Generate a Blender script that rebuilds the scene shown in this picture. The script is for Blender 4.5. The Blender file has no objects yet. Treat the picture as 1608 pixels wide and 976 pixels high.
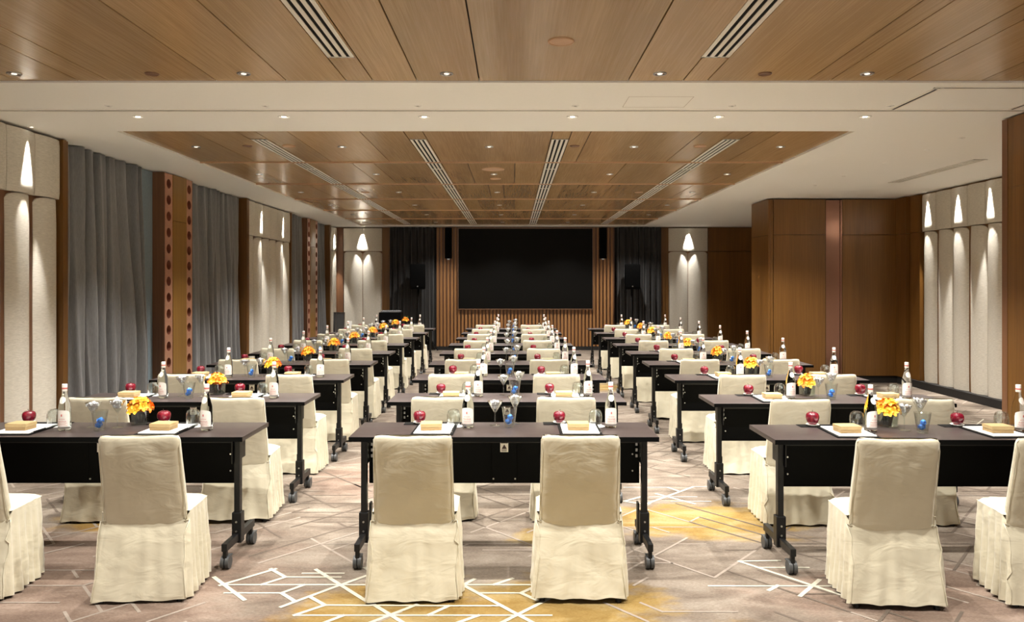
import bpy, bmesh, math, random
from mathutils import Vector, Matrix, noise
R = math.radians
PI = math.pi
random.seed(7)
scene = bpy.context.scene
COL = scene.collection

# ------------------------------------------------------------------ camera
F_PX, VPX, HOR, EYE = 1200.0, 806.0, 446.0, 1.62
cam_d = bpy.data.cameras.new('camera')
cam_d.sensor_width = 36.0
cam_d.lens = F_PX / 1608.0 * 36.0
cam_d.shift_x = -(VPX - 804.0) / 1608.0
cam_d.shift_y = -(488.0 - HOR) / 1608.0
cam_d.clip_end = 200
cam = bpy.data.objects.new('camera', cam_d)
COL.objects.link(cam)
cam.location = (0, 0, EYE)
cam.rotation_euler = (R(90), 0, 0)
scene.camera = cam

# ------------------------------------------------------------------ world, colour management, sampling
world = bpy.data.worlds.new('world')
scene.world = world
world.use_nodes = True
world.node_tree.nodes['Background'].inputs[0].default_value = (1.0, 0.93, 0.82, 1)
world.node_tree.nodes['Background'].inputs[1].default_value = 0.32  # added soft fill, entering through the open side behind the camera
vs = scene.view_settings
vs.view_transform = 'Standard'
vs.look = 'None'
vs.gamma = 1.0
vs.use_curve_mapping = False
vs.exposure = 2.27
cy = scene.cycles
cy.use_denoising = True
cy.max_bounces = 9
cy.diffuse_bounces = 5
cy.glossy_bounces = 4
cy.transmission_bounces = 8
cy.transparent_max_bounces = 16
cy.caustics_reflective = False
cy.caustics_refractive = False
cy.sample_clamp_indirect = 6.0
LIGHT_COL = (1.0, 0.96, 0.895)
DOWN_W = 54.0          # ceiling downlights
BEAM_W = 70.0          # adjustable lamps in the white beam
WASH_W = 120.0          # wall washers
ZC = EYE + 1.41        # ceiling height 3.03

# ------------------------------------------------------------------ material helpers
MATS = {}
def new_mat(name):
    m = bpy.data.materials.new(name)
    m.use_nodes = True
    nt = m.node_tree
    b = nt.nodes['Principled BSDF']
    MATS[name] = m
    return m, nt, b
def N(nt, typ, **kw):
    n = nt.nodes.new(typ)
    for k, v in kw.items():
        if k in n.inputs.keys() if isinstance(k, str) else False:
            n.inputs[k].default_value = v
        else:
            setattr(n, k, v)
    return n
def ramp(nt, fac, stops):
    r = nt.nodes.new('ShaderNodeValToRGB')
    els = r.color_ramp.elements
    while len(els) < len(stops):
        els.new(0.5)
    for e, (p, c) in zip(els, stops):
        e.position = p
        e.color = (*c, 1)
    nt.links.new(fac, r.inputs[0])
    return r.outputs[0]
def coords(nt, scale=(1, 1, 1), obj=False):
    t = nt.nodes.new('ShaderNodeTexCoord')
    g = nt.nodes.new('ShaderNodeNewGeometry')
    mp = nt.nodes.new('ShaderNodeMapping')
    mp.inputs['Scale'].default_value = scale
    nt.links.new(t.outputs['Object'] if obj else g.outputs['Position'], mp.inputs['Vector'])
    return mp.outputs[0]
def tex_noise(nt, vec, scale, detail=4, rough=0.55, dist=0.0):
    n = nt.nodes.new('ShaderNodeTexNoise')
    n.inputs['Scale'].default_value = scale
    n.inputs['Detail'].default_value = detail
    n.inputs['Roughness'].default_value = rough
    n.inputs['Distortion'].default_value = dist
    nt.links.new(vec, n.inputs['Vector'])
    return n.outputs['Fac']
def bump(nt, b, h, strength, dist=0.01):
    n = nt.nodes.new('ShaderNodeBump')
    n.inputs['Strength'].default_value = strength
    n.inputs['Distance'].default_value = dist
    nt.links.new(h, n.inputs['Height'])
    nt.links.new(n.outputs[0], b.inputs['Normal'])
def plain(name, col, rough=0.5, metal=0.0, spec=0.5, coat=0.0, emit=None, es=0.0, var=1.0):
    m, nt, b = new_mat(name)
    b.inputs['Base Color'].default_value = (*col, 1)
    b.inputs['Roughness'].default_value = rough
    b.inputs['Metallic'].default_value = metal
    b.inputs['Specular IOR Level'].default_value = spec
    b.inputs['Coat Weight'].default_value = coat
    vec = coords(nt, obj=True)
    f = tex_noise(nt, vec, 30, 2)
    c = ramp(nt, f, [(0.3, tuple(v * (1 - 0.07 * var) for v in col)), (0.7, tuple(min(1, v * (1 + .05 * var)) for v in col))])
    nt.links.new(c, b.inputs['Base Color'])
    if emit:
        b.inputs['Emission Color'].default_value = (*emit, 1)
        b.inputs['Emission Strength'].default_value = es
    return m
def wood(name, dark, mid, light, grain, rough=0.32, coat=0.15, fine=1.0, tone=False, bmp=0.06):
    """grain: which world axis the fibres run along ('y' or 'z')"""
    m, nt, b = new_mat(name)
    sc = {'y': (26, 0.5, 26), 'z': (26, 26, 0.5)}[grain]
    v = coords(nt, sc)
    f1 = tex_noise(nt, v, 2.2 * fine, 5, 0.65, 0.3)
    sc2 = {'y': (3, 0.25, 3), 'z': (3, 3, 0.25)}[grain]
    f2 = tex_noise(nt, coords(nt, sc2), 1.3, 3, 0.5)
    mx = nt.nodes.new('ShaderNodeMath'); mx.operation = 'MULTIPLY_ADD'
    nt.links.new(f2, mx.inputs[0]); mx.inputs[1].default_value = 0.45 if bmp else 0.3
    m2 = nt.nodes.new('ShaderNodeMath'); m2.operation = 'MULTIPLY'
    nt.links.new(f1, m2.inputs[0]); m2.inputs[1].default_value = 0.55
    nt.links.new(m2.outputs[0], mx.inputs[2])
    c = ramp(nt, mx.outputs[0], [(0.36, dark), (0.5, mid), (0.64, light)])
    if tone:
        at = nt.nodes.new('ShaderNodeAttribute'); at.attribute_name = 'tone'
        mul = nt.nodes.new('ShaderNodeMix'); mul.data_type = 'RGBA'; mul.blend_type = 'MULTIPLY'
        mul.inputs[0].default_value = 1.0
        nt.links.new(c, mul.inputs[6]); nt.links.new(at.outputs['Color'], mul.inputs[7])
        c = mul.outputs[2]
    nt.links.new(c, b.inputs['Base Color'])
    b.inputs['Roughness'].default_value = rough
    b.inputs['Coat Weight'].default_value = coat
    b.inputs['Coat Roughness'].default_value = 0.2
    if bmp: bump(nt, b, f1, bmp, 0.004)
    return m
def thin_glass(name, tint=(0.95, 0.97, 0.96), base=0.06, rough=0.02):
    m = bpy.data.materials.new(name); m.use_nodes = True
    nt = m.node_tree; nt.nodes.clear()
    out = nt.nodes.new('ShaderNodeOutputMaterial')
    tr = nt.nodes.new('ShaderNodeBsdfTransparent'); tr.inputs[0].default_value = (*tint, 1)
    gl = nt.nodes.new('ShaderNodeBsdfGlossy'); gl.inputs[0].default_value = (1, 1, 1, 1); gl.inputs['Roughness'].default_value = rough
    lw = nt.nodes.new('ShaderNodeLayerWeight'); lw.inputs[0].default_value = 0.5
    pw = nt.nodes.new('ShaderNodeMath'); pw.operation = 'POWER'; pw.inputs[1].default_value = 2.6; nt.links.new(lw.outputs['Facing'], pw.inputs[0])
    mr = nt.nodes.new('ShaderNodeMapRange'); mr.inputs['To Min'].default_value = base; mr.inputs['To Max'].default_value = 0.8
    nt.links.new(pw.outputs[0], mr.inputs[0])
    mx = nt.nodes.new('ShaderNodeMixShader')
    nt.links.new(mr.outputs[0], mx.inputs[0]); nt.links.new(tr.outputs[0], mx.inputs[1]); nt.links.new(gl.outputs[0], mx.inputs[2])
    nt.links.new(mx.outputs[0], out.inputs[0])
    MATS[name] = m
    return m

W_CEIL = wood('ceiling_veneer', (0.40, 0.26, 0.125), (0.50, 0.335, 0.17), (0.60, 0.41, 0.22), 'y', 0.24, 0.2, tone=True, bmp=0.0, fine=1.6)
W_WALL = wood('wall_veneer', (0.12, 0.05, 0.0085), (0.16, 0.069, 0.012), (0.205, 0.092, 0.018), 'z', 0.38, 0.1)
W_COL = wood('lit_column_veneer', (0.24, 0.12, 0.024), (0.29, 0.15, 0.03), (0.35, 0.185, 0.04), 'z', 0.38, 0.1)  # wall veneer lightened: light on the column fronts is put into its colour
W_SLAT = wood('slat_veneer', (0.25, 0.115, 0.04), (0.32, 0.15, 0.052), (0.39, 0.19, 0.07), 'z', 0.45, 0.05)
W_DARK = wood('dark_veneer', (0.13, 0.055, 0.024), (0.17, 0.075, 0.034), (0.21, 0.095, 0.043), 'z', 0.4, 0.1)
GAP = plain('shadow_gap', (0.012, 0.01, 0.009), 0.8)
PAINT = plain('ceiling_paint', (0.90, 0.895, 0.86), 0.75, spec=0.25, var=0.1)
STRIP = plain('pale_wood_strip', (0.55, 0.34, 0.2), 0.4)
BLUE_WALL = plain('blue_grey_paint', (0.22, 0.29, 0.34), 0.7)
BLACK = plain('black_metal', (0.0045, 0.0045, 0.005), 0.4, spec=0.3)
BLACK_SATIN = plain('black_satin_panel', (0.0018, 0.002, 0.0022), 0.5, spec=0.07)
BLACK_MATT = plain('black_matt', (0.004, 0.004, 0.004), 0.7, spec=0.12)
STEEL = plain('brushed_steel', (0.45, 0.45, 0.45), 0.3, 1.0)
RUBBER = plain('grey_rubber', (0.055, 0.058, 0.06), 0.45)
ALU = plain('white_aluminium', (0.88, 0.85, 0.78), 0.4, var=.2)
COPPER = plain('copper_panel', (0.62, 0.33, 0.22), 0.4, 0.35)
COPPER_IN = plain('copper_hole', (0.30, 0.10, 0.06), 0.5, 0.3)
ROSE = plain('rose_copper_sheet', (0.30, 0.16, 0.115), 0.2, 1.0, var=.2)
PAPER = plain('white_paper', (0.86, 0.85, 0.82), 0.7)
CREAMPAPER = plain('label_paper', (0.84, 0.80, 0.74), 0.6)
PINK = plain('pink_ink', (0.62, 0.16, 0.14), 0.6)
DARKINK = plain('dark_ink', (0.05, 0.02, 0.02), 0.6)
KRAFT = plain('kraft_card', (0.33, 0.22, 0.095), 0.65)
KRAFT_L = plain('kraft_card_lid', (0.44, 0.32, 0.15), 0.6)
CHINA = plain('white_china', (0.85, 0.83, 0.78), 0.2)
STEM = plain('apple_stem', (0.06, 0.03, 0.015), 0.7)
LEAF = plain('green_leaf', (0.05, 0.13, 0.02), 0.45)
DARKLEAF = plain('dark_wrapped_leaf', (0.012, 0.018, 0.008), 0.4)
YEL = plain('yellow_petal', (0.95, 0.52, 0.03), 0.55)
ORA = plain('orange_petal', (0.95, 0.26, 0.015), 0.55)
REDP = plain('red_petal', (0.75, 0.08, 0.015), 0.55)
SILVER = plain('silver_foil', (0.88, 0.88, 0.88), 0.25, 0.65)
BLUEFOIL = plain('blue_foil', (0.02, 0.24, 0.85), 0.3, 0.1)
SPK = plain('speaker_grille', (0.002, 0.002, 0.002), 0.8, spec=0.05)
SCREEN = plain('black_screen', (0.0048, 0.0046, 0.0042), 0.5, spec=0.1)
GREYKIT = plain('grey_equipment', (0.13, 0.135, 0.14), 0.5)
LAMP_ON = plain('lit_lens', (0.9, 0.85, 0.75), 0.3, emit=(1, 0.93, 0.8), es=6.0)
LAMP_DIM = plain('dim_lens', (0.6, 0.5, 0.4), 0.3, emit=(1, 0.85, 0.65), es=0.9)
LAMP_RING = plain('bronze_ring', (0.22, 0.12, 0.07), 0.35, 0.5)
GLASS = thin_glass('clear_thin_glass')
GLASS_V = thin_glass('vase_glass', (0.88, 0.92, 0.9), 0.08)

# tabletop
TOP, nt, b = new_mat('dark_walnut_laminate')
v = coords(nt, (1, 9, 1), obj=True)
f = tex_noise(nt, v, 7, 5, 0.6)
nt.links.new(ramp(nt, f, [(0.3, (0.036, 0.026, 0.024)), (0.7, (0.058, 0.043, 0.040))]), b.inputs['Base Color'])
b.inputs['Roughness'].default_value = 0.36
b.inputs['Specular IOR Level'].default_value = 0.5
# cream cloth of the chair covers
CLOTH, nt, b = new_mat('cream_satin_cloth')
v = coords(nt, (1, 1, 1), obj=True)
f = tex_noise(nt, v, 4.5, 3, 0.5, 0.6)
nt.links.new(ramp(nt, f, [(0.3, (0.60, 0.55, 0.405)), (0.7, (0.68, 0.63, 0.48))]), b.inputs['Base Color'])
b.inputs['Roughness'].default_value = 0.5
b.inputs['Sheen Weight'].default_value = 0.25
f2 = tex_noise(nt, coords(nt, (0.7, 1, 1.5), obj=True), 8, 3, 0.5, 0.8)
bump(nt, b, f2, 0.28, 0.025)
# fabric of the wall panels
FABRIC, nt, b = new_mat('woven_ivory_fabric')
f = tex_noise(nt, coords(nt, (8, 8, 70)), 3, 4, 0.6)
nt.links.new(ramp(nt, f, [(0.3, (0.52, 0.485, 0.415)), (0.7, (0.70, 0.66, 0.575))]), b.inputs['Base Color'])
b.inputs['Roughness'].default_value = 0.85
bump(nt, b, f, 0.25, 0.004)
# curtain
CURT, nt, b = new_mat('charcoal_curtain')
f = tex_noise(nt, coords(nt, (60, 60, 6)), 3, 3, 0.6)
nt.links.new(ramp(nt, f, [(0.3, (0.17, 0.172, 0.178)), (0.7, (0.225, 0.228, 0.236))]), b.inputs['Base Color'])
b.inputs['Roughness'].default_value = 0.75
b.inputs['Sheen Weight'].default_value = 0.3
CURT_D = CURT.copy(); CURT_D.name = 'black_curtain'
for n in CURT_D.node_tree.nodes:
    if n.type == 'VALTORGB':
        n.color_ramp.elements[0].color = (0.007, 0.0065, 0.0065, 1)
        n.color_ramp.elements[1].color = (0.013, 0.012, 0.0125, 1)
# apple skin
APPLE, nt, b = new_mat('apple_skin')
f = tex_noise(nt, coords(nt, (1, 1, 0.35), obj=True), 45, 3, 0.6)
nt.links.new(ramp(nt, f, [(0.35, (0.10, 0.003, 0.012)), (0.6, (0.19, 0.006, 0.02)), (0.8, (0.33, 0.04, 0.04))]), b.inputs['Base Color'])
b.inputs['Roughness'].default_value = 0.22
b.inputs['Coat Weight'].default_value = 0.4
# water bottle
WATER, nt, b = new_mat('bottle_of_water_glass')
b.inputs['Base Color'].default_value = (0.93, 0.97, 0.95, 1)
b.inputs['Transmission Weight'].default_value = 1.0
b.inputs['Roughness'].default_value = 0.0
b.inputs['IOR'].default_value = 1.14

# carpet: mottled taupe with golden patches
CARPET, nt, b = new_mat('patterned_carpet')
pos = coords(nt)
fa = tex_noise(nt, coords(nt, (1, 2.2, 1)), 2.3, 5, 0.62, 0.5)
fb = tex_noise(nt, coords(nt, (14, 30, 1)), 4, 4, 0.7)
ad = nt.nodes.new('ShaderNodeMath'); ad.operation = 'MULTIPLY_ADD'
nt.links.new(fb, ad.inputs[0]); ad.inputs[1].default_value = 0.35
sb = nt.nodes.new('ShaderNodeMath'); sb.operation = 'MULTIPLY'
nt.links.new(fa, sb.inputs[0]); sb.inputs[1].default_value = 0.65
nt.links.new(sb.outputs[0], ad.inputs[2])
basec = ramp(nt, ad.outputs[0], [(0.36, (0.105, 0.081, 0.063)), (0.5, (0.172, 0.139, 0.11)), (0.64, (0.262, 0.225, 0.183))])
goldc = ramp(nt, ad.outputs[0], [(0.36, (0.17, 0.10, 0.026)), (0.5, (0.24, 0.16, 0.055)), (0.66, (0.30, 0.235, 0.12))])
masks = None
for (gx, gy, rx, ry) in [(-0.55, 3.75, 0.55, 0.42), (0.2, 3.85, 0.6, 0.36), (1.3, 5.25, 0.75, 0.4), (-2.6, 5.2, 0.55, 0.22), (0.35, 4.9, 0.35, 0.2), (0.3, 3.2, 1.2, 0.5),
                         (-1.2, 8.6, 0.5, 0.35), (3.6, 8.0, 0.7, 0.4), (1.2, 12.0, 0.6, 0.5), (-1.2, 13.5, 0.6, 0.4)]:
    sub = nt.nodes.new('ShaderNodeVectorMath'); sub.operation = 'SUBTRACT'
    nt.links.new(pos, sub.inputs[0]); sub.inputs[1].default_value = (gx, gy, 0)
    mu = nt.nodes.new('ShaderNodeVectorMath'); mu.operation = 'MULTIPLY'
    nt.links.new(sub.outputs[0], mu.inputs[0]); mu.inputs[1].default_value = (1 / rx, 1 / ry, 0)
    le = nt.nodes.new('ShaderNodeVectorMath'); le.operation = 'LENGTH'
    nt.links.new(mu.outputs[0], le.inputs[0])
    if masks is None:
        masks = le.outputs['Value']
    else:
        mi = nt.nodes.new('ShaderNodeMath'); mi.operation = 'MINIMUM'
        nt.links.new(masks, mi.inputs[0]); nt.links.new(le.outputs['Value'], mi.inputs[1]); masks = mi.outputs[0]
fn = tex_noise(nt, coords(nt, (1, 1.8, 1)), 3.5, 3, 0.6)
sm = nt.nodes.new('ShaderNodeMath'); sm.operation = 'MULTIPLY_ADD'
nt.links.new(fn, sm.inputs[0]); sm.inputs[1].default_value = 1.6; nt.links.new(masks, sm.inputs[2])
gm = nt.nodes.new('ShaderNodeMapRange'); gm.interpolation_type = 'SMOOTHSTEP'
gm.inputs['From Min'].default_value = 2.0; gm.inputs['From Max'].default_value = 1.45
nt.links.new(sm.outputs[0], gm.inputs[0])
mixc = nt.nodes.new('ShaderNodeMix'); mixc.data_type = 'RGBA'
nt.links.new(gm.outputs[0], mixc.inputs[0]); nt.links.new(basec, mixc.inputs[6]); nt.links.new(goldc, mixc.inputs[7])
mz = None
for (gx, gy, rx, ry) in [(-2.7, 4.0, 1.45, 1.15), (2.7, 3.95, 1.4, .45), (-1.2, 6.4, .5, .6)]:
    sub = nt.nodes.new('ShaderNodeVectorMath'); sub.operation = 'SUBTRACT'
    nt.links.new(pos, sub.inputs[0]); sub.inputs[1].default_value = (gx, gy, 0)
    mu = nt.nodes.new('ShaderNodeVectorMath'); mu.operation = 'MULTIPLY'
    nt.links.new(sub.outputs[0], mu.inputs[0]); mu.inputs[1].default_value = (1 / rx, 1 / ry, 0)
    le = nt.nodes.new('ShaderNodeVectorMath'); le.operation = 'LENGTH'; nt.links.new(mu.outputs[0], le.inputs[0])
    if mz is None: mz = le.outputs['Value']
    else:
        mi = nt.nodes.new('ShaderNodeMath'); mi.operation = 'MINIMUM'; nt.links.new(mz, mi.inputs[0]); nt.links.new(le.outputs['Value'], mi.inputs[1]); mz = mi.outputs[0]
sm = nt.nodes.new('ShaderNodeMath'); sm.operation = 'MULTIPLY_ADD'
nt.links.new(fn, sm.inputs[0]); sm.inputs[1].default_value = 1.2; nt.links.new(mz, sm.inputs[2])
mm = nt.nodes.new('ShaderNodeMapRange'); mm.interpolation_type = 'SMOOTHSTEP'
mm.inputs['From Min'].default_value = 1.9; mm.inputs['From Max'].default_value = 1.2
nt.links.new(sm.outputs[0], mm.inputs[0])
mx2 = nt.nodes.new('ShaderNodeMix'); mx2.data_type = 'RGBA'; mx2.blend_type = 'MULTIPLY'
nt.links.new(mm.outputs[0], mx2.inputs[0]); nt.links.new(mixc.outputs[2], mx2.inputs[6]); mx2.inputs[7].default_value = (1.05, .93, .91, 1)
nt.links.new(mx2.outputs[2], b.inputs['Base Color'])
b.inputs['Roughness'].default_value = 0.95
b.inputs['Specular IOR Level'].default_value = 0.1
bump(nt, b, fb, 0.3, 0.01)
LINE_CREAM = plain('cream_carpet_yarn', (0.47, 0.445, 0.36), 0.95, spec=0.1)
LINE_PALE = plain('pale_carpet_yarn', (0.28, 0.235, 0.195), 0.95, spec=0.1)
LINE_DUSK = plain('dusky_carpet_yarn', (0.12, 0.095, 0.075), 0.95, spec=0.1)

# ------------------------------------------------------------------ mesh helpers
def link(o):
    COL.objects.link(o); return o
def obj(name, bm, mats, parent=None, smooth=False, loc=None):
    me = bpy.data.meshes.new(name)
    bm.normal_update()
    bm.to_mesh(me); bm.free()
    for m in (mats if isinstance(mats, (list, tuple)) else [mats]):
        me.materials.append(m)
    if smooth:
        for p in me.polygons: p.use_smooth = True
        if smooth == 'auto':
            me.set_sharp_from_angle(angle=R(38))
    o = link(bpy.data.objects.new(name, me))
    if parent: o.parent = parent
    if loc: o.location = loc
    return o
def box(bm, x0, x1, y0, y1, z0, z1, bev=0.0, mi=0, seg=2):
    r = bmesh.ops.create_cube(bm, size=1.0, matrix=Matrix.Translation(((x0 + x1) / 2, (y0 + y1) / 2, (z0 + z1) / 2)) @ Matrix.Diagonal((abs(x1 - x0), abs(y1 - y0), abs(z1 - z0), 1)))
    vs_ = r['verts']
    fs = {f for v_ in vs_ for f in v_.link_faces}
    for f_ in fs: f_.material_index = mi
    if bev > 0:
        es = list({e for v_ in vs_ for e in v_.link_edges})
        bmesh.ops.bevel(bm, geom=es, offset=bev, segments=seg, affect='EDGES', profile=0.6)
    return bm
def B(*a, **k):
    return box(bmesh.new(), *a, **k)
def quad(bm, pts, mi=0):
    f_ = bm.faces.new([bm.verts.new(p) for p in pts]); f_.material_index = mi
    return f_
def loft(bm, loops, mi=0, closed=True, cap0=False, cap1=False):
    rows = [[bm.verts.new(p) for p in lp] for lp in loops]
    n = len(rows[0])
    for a, c in zip(rows[:-1], rows[1:]):
        for i in range(n if closed else n - 1):
            j = (i + 1) % n
            f_ = bm.faces.new((a[i], a[j], c[j], c[i])); f_.material_index = mi
    if cap0:
        f_ = bm.faces.new(list(reversed(rows[0]))); f_.material_index = mi
    if cap1:
        f_ = bm.faces.new(rows[-1]); f_.material_index = mi
    return rows
def lathe(bm, prof, seg=24, c=(0, 0, 0), mi=0):
    cx, cy_, cz = c
    rows = []
    for r_, z_ in prof:
        if r_ < 1e-6:
            rows.append([bm.verts.new((cx, cy_, cz + z_))])
        else:
            rows.append([bm.verts.new((cx + r_ * math.cos(2 * PI * i / seg), cy_ + r_ * math.sin(2 * PI * i / seg), cz + z_)) for i in range(seg)])
    for a, b2 in zip(rows[:-1], rows[1:]):
        if len(a) == 1 and len(b2) == 1: continue
        for i in range(seg):
            j = (i + 1) % seg
            if len(a) == 1: f_ = bm.faces.new((a[0], b2[j], b2[i]))
            elif len(b2) == 1: f_ = bm.faces.new((a[i], a[j], b2[0]))
            else: f_ = bm.faces.new((a[i], a[j], b2[j], b2[i]))
            f_.material_index = mi
    return bm
def tube(bm, p0, p1, r0, r1=None, seg=10, mi=0):
    r1 = r0 if r1 is None else r1
    p0 = Vector(p0); p1 = Vector(p1); d = (p1 - p0).normalized()
    u = d.orthogonal().normalized(); w = d.cross(u)
    lp = []
    for p, r_ in ((p0, r0), (p1, r1)):
        lp.append([p + (u * math.cos(2 * PI * i / seg) + w * math.sin(2 * PI * i / seg)) * r_ for i in range(seg)])
    loft(bm, lp, mi, True, True, True)
    return bm
def tag(o, label=None, cat=None, group=None, kind=None):
    if label: o['label'] = label
    if cat: o['category'] = cat
    if group: o['group'] = group
    if kind: o['kind'] = kind
    return o
def empty(name, loc=(0, 0, 0), rz=0.0):
    o = bpy.data.objects.new(name, None)
    o.empty_display_size = 0.05
    link(o); o.location = loc; o.rotation_euler = (0, 0, rz)
    return o
def tree_copy(src, loc=None, rz=None, scale=None, parent=None):
    c = src.copy(); link(c)
    if parent: c.parent = parent
    if loc is not None: c.location = loc
    if rz is not None: c.rotation_euler = (0, 0, rz)
    if scale is not None: c.scale = scale
    for ch in KIDS.get(src.name, []):
        tree_copy(ch, parent=c)
    return c
KIDS = {}
def freeze(root):
    """remember the children of a prototype before it is copied"""
    def rec(o):
        ks = [c for c in bpy.data.objects if c.parent == o]
        KIDS[o.name] = ks
        for k_ in ks: rec(k_)
    rec(root)
    return root
def structure(name, bm, mats, parent=None, smooth=False):
    o = obj(name, bm, mats, parent, smooth)
    if parent is None: o['kind'] = 'structure'
    return o
def nz(x, y, z, s=1.0):
    return noise.noise(Vector((x * s, y * s, z * s)))

# ------------------------------------------------------------------ ROOM SHELL
XL, XR_NEAR, XR, YB, YF = -4.42, 4.18, 6.40, -3.0, 18.95
# floor with its woven line pattern (a=0.185 lattice, three directions)
bm = bmesh.new()
quad(bm, [(-5.2, YB, 0), (7.2, YB, 0), (7.2, YF + .1, 0), (-5.2, YF + .1, 0)])
_li = [0]
def stroke(x0, y0, x1, y1, w, mi):
    d = Vector((x1 - x0, y1 - y0)); L = d.length
    if L < 1e-4: return
    d /= L; n_ = Vector((-d.y, d.x)) * w / 2
    z = 0.0006 + (_li[0] % 400) * 0.000004 + (0.0016 if mi == 1 else 0); _li[0] += 1
    e = d * w * 0.3
    quad(bm, [(x0 - e.x - n_.x, y0 - e.y - n_.y, z), (x1 + e.x - n_.x, y1 + e.y - n_.y, z), (x1 + e.x + n_.x, y1 + e.y + n_.y, z), (x0 - e.x + n_.x, y0 - e.y + n_.y, z)], mi)
def fl(px, py):
    Y = F_PX * EYE / (py - HOR)
    return (px - VPX) * Y / F_PX, Y
SEGS = [(345,919,433,893),(336,906,384,942),(425,893,448,906),(448,906,516,906),(410,918,448,906),(352,918,575,918),(496,894,582,948),(536,918,580,902),
        (535,918,441,953),(352,931,442,931),(442,931,478,918),(442,931,463,944),(487,937,510,950),(510,950,700,951),(510,950,462,966),(462,966,866,966),
        (585,948,640,982),(655,949,570,982),(705,951,672,966),(728,918,835,918),(728,918,745,909),(728,919,845,982),(750,931,818,931),(775,918,805,908),
        (818,931,842,920),(818,931,845,943),(690,951,782,951),(862,940,775,984),(752,966,712,980),(540,966,500,981),(535,906,497,906),(475,900,540,900),(573,891,590,902),
        (1113,920,1310,920),(1160,881,1330,937),(1160,881,1225,880),(1190,891,1270,891),(1287,910,1256,936),(1222,919,1207,927),
        (980,765,1048,765),(1015,791,1089,764),(1030,775,1091,791),(980,787,1006,780),(1020,780,1094,780),(1054,787,1116,787),(1048,765,1066,771),(1089,764,1140,764),(980,787,1008,791)]
for s_ in SEGS:
    a0 = fl(s_[0], s_[1]); a1 = fl(s_[2], s_[3])
    horiz = abs(s_[1] - s_[3]) < 3
    stroke(*a0, *a1, 0.016 if horiz else 0.023, 1)
LA, LH = 0.185, 0.11
rs = random.Random(11)
for k in range(5200):
    j = rs.randrange(0, int(20.5 / LH)); i = rs.randrange(-24, 36)
    y0 = -1.5 + j * LH; x0 = i * LA + (LA / 2 if j % 2 else 0)
    dx, dy = rs.choice([(1, 0), (0.5, 1), (-0.5, 1)])
    n_ = rs.choice([1, 1, 2, 3, 4, 6])
    x1 = x0 + dx * LA * n_; y1 = y0 + dy * LH * n_
    if x1 > 7 or y1 > YF: continue
    zz = nz(x0 * .55 + 3.1, y0 * .8, 0.3)
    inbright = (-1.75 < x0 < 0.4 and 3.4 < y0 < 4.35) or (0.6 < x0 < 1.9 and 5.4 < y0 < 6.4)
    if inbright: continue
    mi = 1 if (zz > 0.30 and y0 > 6.5) else (2 if zz > -0.08 else 3)
    if mi == 3 and x0 < -1.6 and y0 < 5.4: mi = 2
    if mi == 2 and rs.random() < 0.35: continue
    stroke(x0, y0, x1, y1, 0.016 if dy else 0.012, mi)
structure('floor', bm, [CARPET, LINE_CREAM, LINE_PALE, LINE_DUSK])

# ceiling: white paint around two veneered fields
WX0, WX1, WY0, WY1 = -3.66, 3.15, 7.05, 18.45
NX0, NX1, NY1 = -4.05, 4.05, 5.35
bm = bmesh.new()
T = 0.12
for (a, b_, c, d) in [(-5.2, NX0, YB, NY1), (NX1, 7.2, YB, NY1), (-5.2, 7.2, NY1, WY0), (-5.2, WX0, WY0, WY1), (WX1, 7.2, WY0, WY1), (-5.2, 7.2, WY1, YF + .1)]:
    box(bm, a, b_, c, d, ZC, ZC + T)
ceil = structure('ceiling', bm, PAINT)
tone_rng = random.Random(5)
def veneer_field(x0, x1, y0, y1, cuts_by_row, z, name):
    """boards separated by dark 9 mm grooves, each with its own tone"""
    bm = bmesh.new()
    lay = bm.loops.layers.float_color.new('tone')
    g = 0.0045
    for (ya, yb, cuts) in cuts_by_row:
        xs = [x0] + sorted(c for c in cuts if x0 < c < x1) + [x1]
        for a, b_ in zip(xs[:-1], xs[1:]):
            n0 = len(bm.faces)
            box(bm, a + g, b_ - g, ya + g, yb - g, z, z + 0.018)
            t_ = tone_rng.uniform(0.86, 1.12)
            bm.faces.ensure_lookup_table()
            for f_ in bm.faces[n0:]:
                for l in f_.loops: l[lay] = (t_, t_ * tone_rng.uniform(.985, 1.01), t_, 1)
    o = structure(name, bm, W_CEIL, ceil)
    bm = B(x0 - .02, x1 + .02, y0 - .02, y1 + .02, z + 0.019, z + 0.05)
    structure(name + '_backing', bm, GAP, ceil)
    return o
near_c = [-3.47, -3.036, -2.828, -2.074, -1.584, -1.168, -.981, -.673, -.238, .802, 1.186, 1.355, 2.055, 2.211, 2.59, 2.746, 3.27, 3.47]
veneer_field(NX0, NX1, YB, NY1, [(YB, NY1, near_c)], ZC + 0.012, 'veneer_boards')
vent_lines = [-2.60, -2.42, -1.03, -.85, .37, .55, 2.06, 2.245]
ystep = [7.05, 8.94, 10.88, 12.81, 14.74, 16.65, 18.45]
row_c = [[-3.015, -2.12, -1.44, .73, 1.78, 2.5], [-3.2, -1.91, -1.65, -.54, .018, 1.34, 2.75], [-2.95, -1.3, -.36, -.148, .727, 1.04, 1.44, 2.6],
         [-3.2, -1.9, -.6, .018, .9, 1.6, 2.8], [-2.9, -1.6, -.3, .3, 1.2, 1.9], [-3.1, -2.0, -.5, .1, 1.1, 1.7, 2.7]]
veneer_field(WX0, WX1, WY0, WY1, [(ystep[i], ystep[i + 1], row_c[i] + vent_lines) for i in range(6)], ZC + 0.02, 'veneer_panels')
bm = bmesh.new()
for y_ in ystep[1:-1]:
    box(bm, WX0, WX1, y_ - 0.011, y_ + 0.011, ZC + 0.006, ZC + 0.022)
structure('joint_strips', bm, STRIP, ceil)
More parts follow.
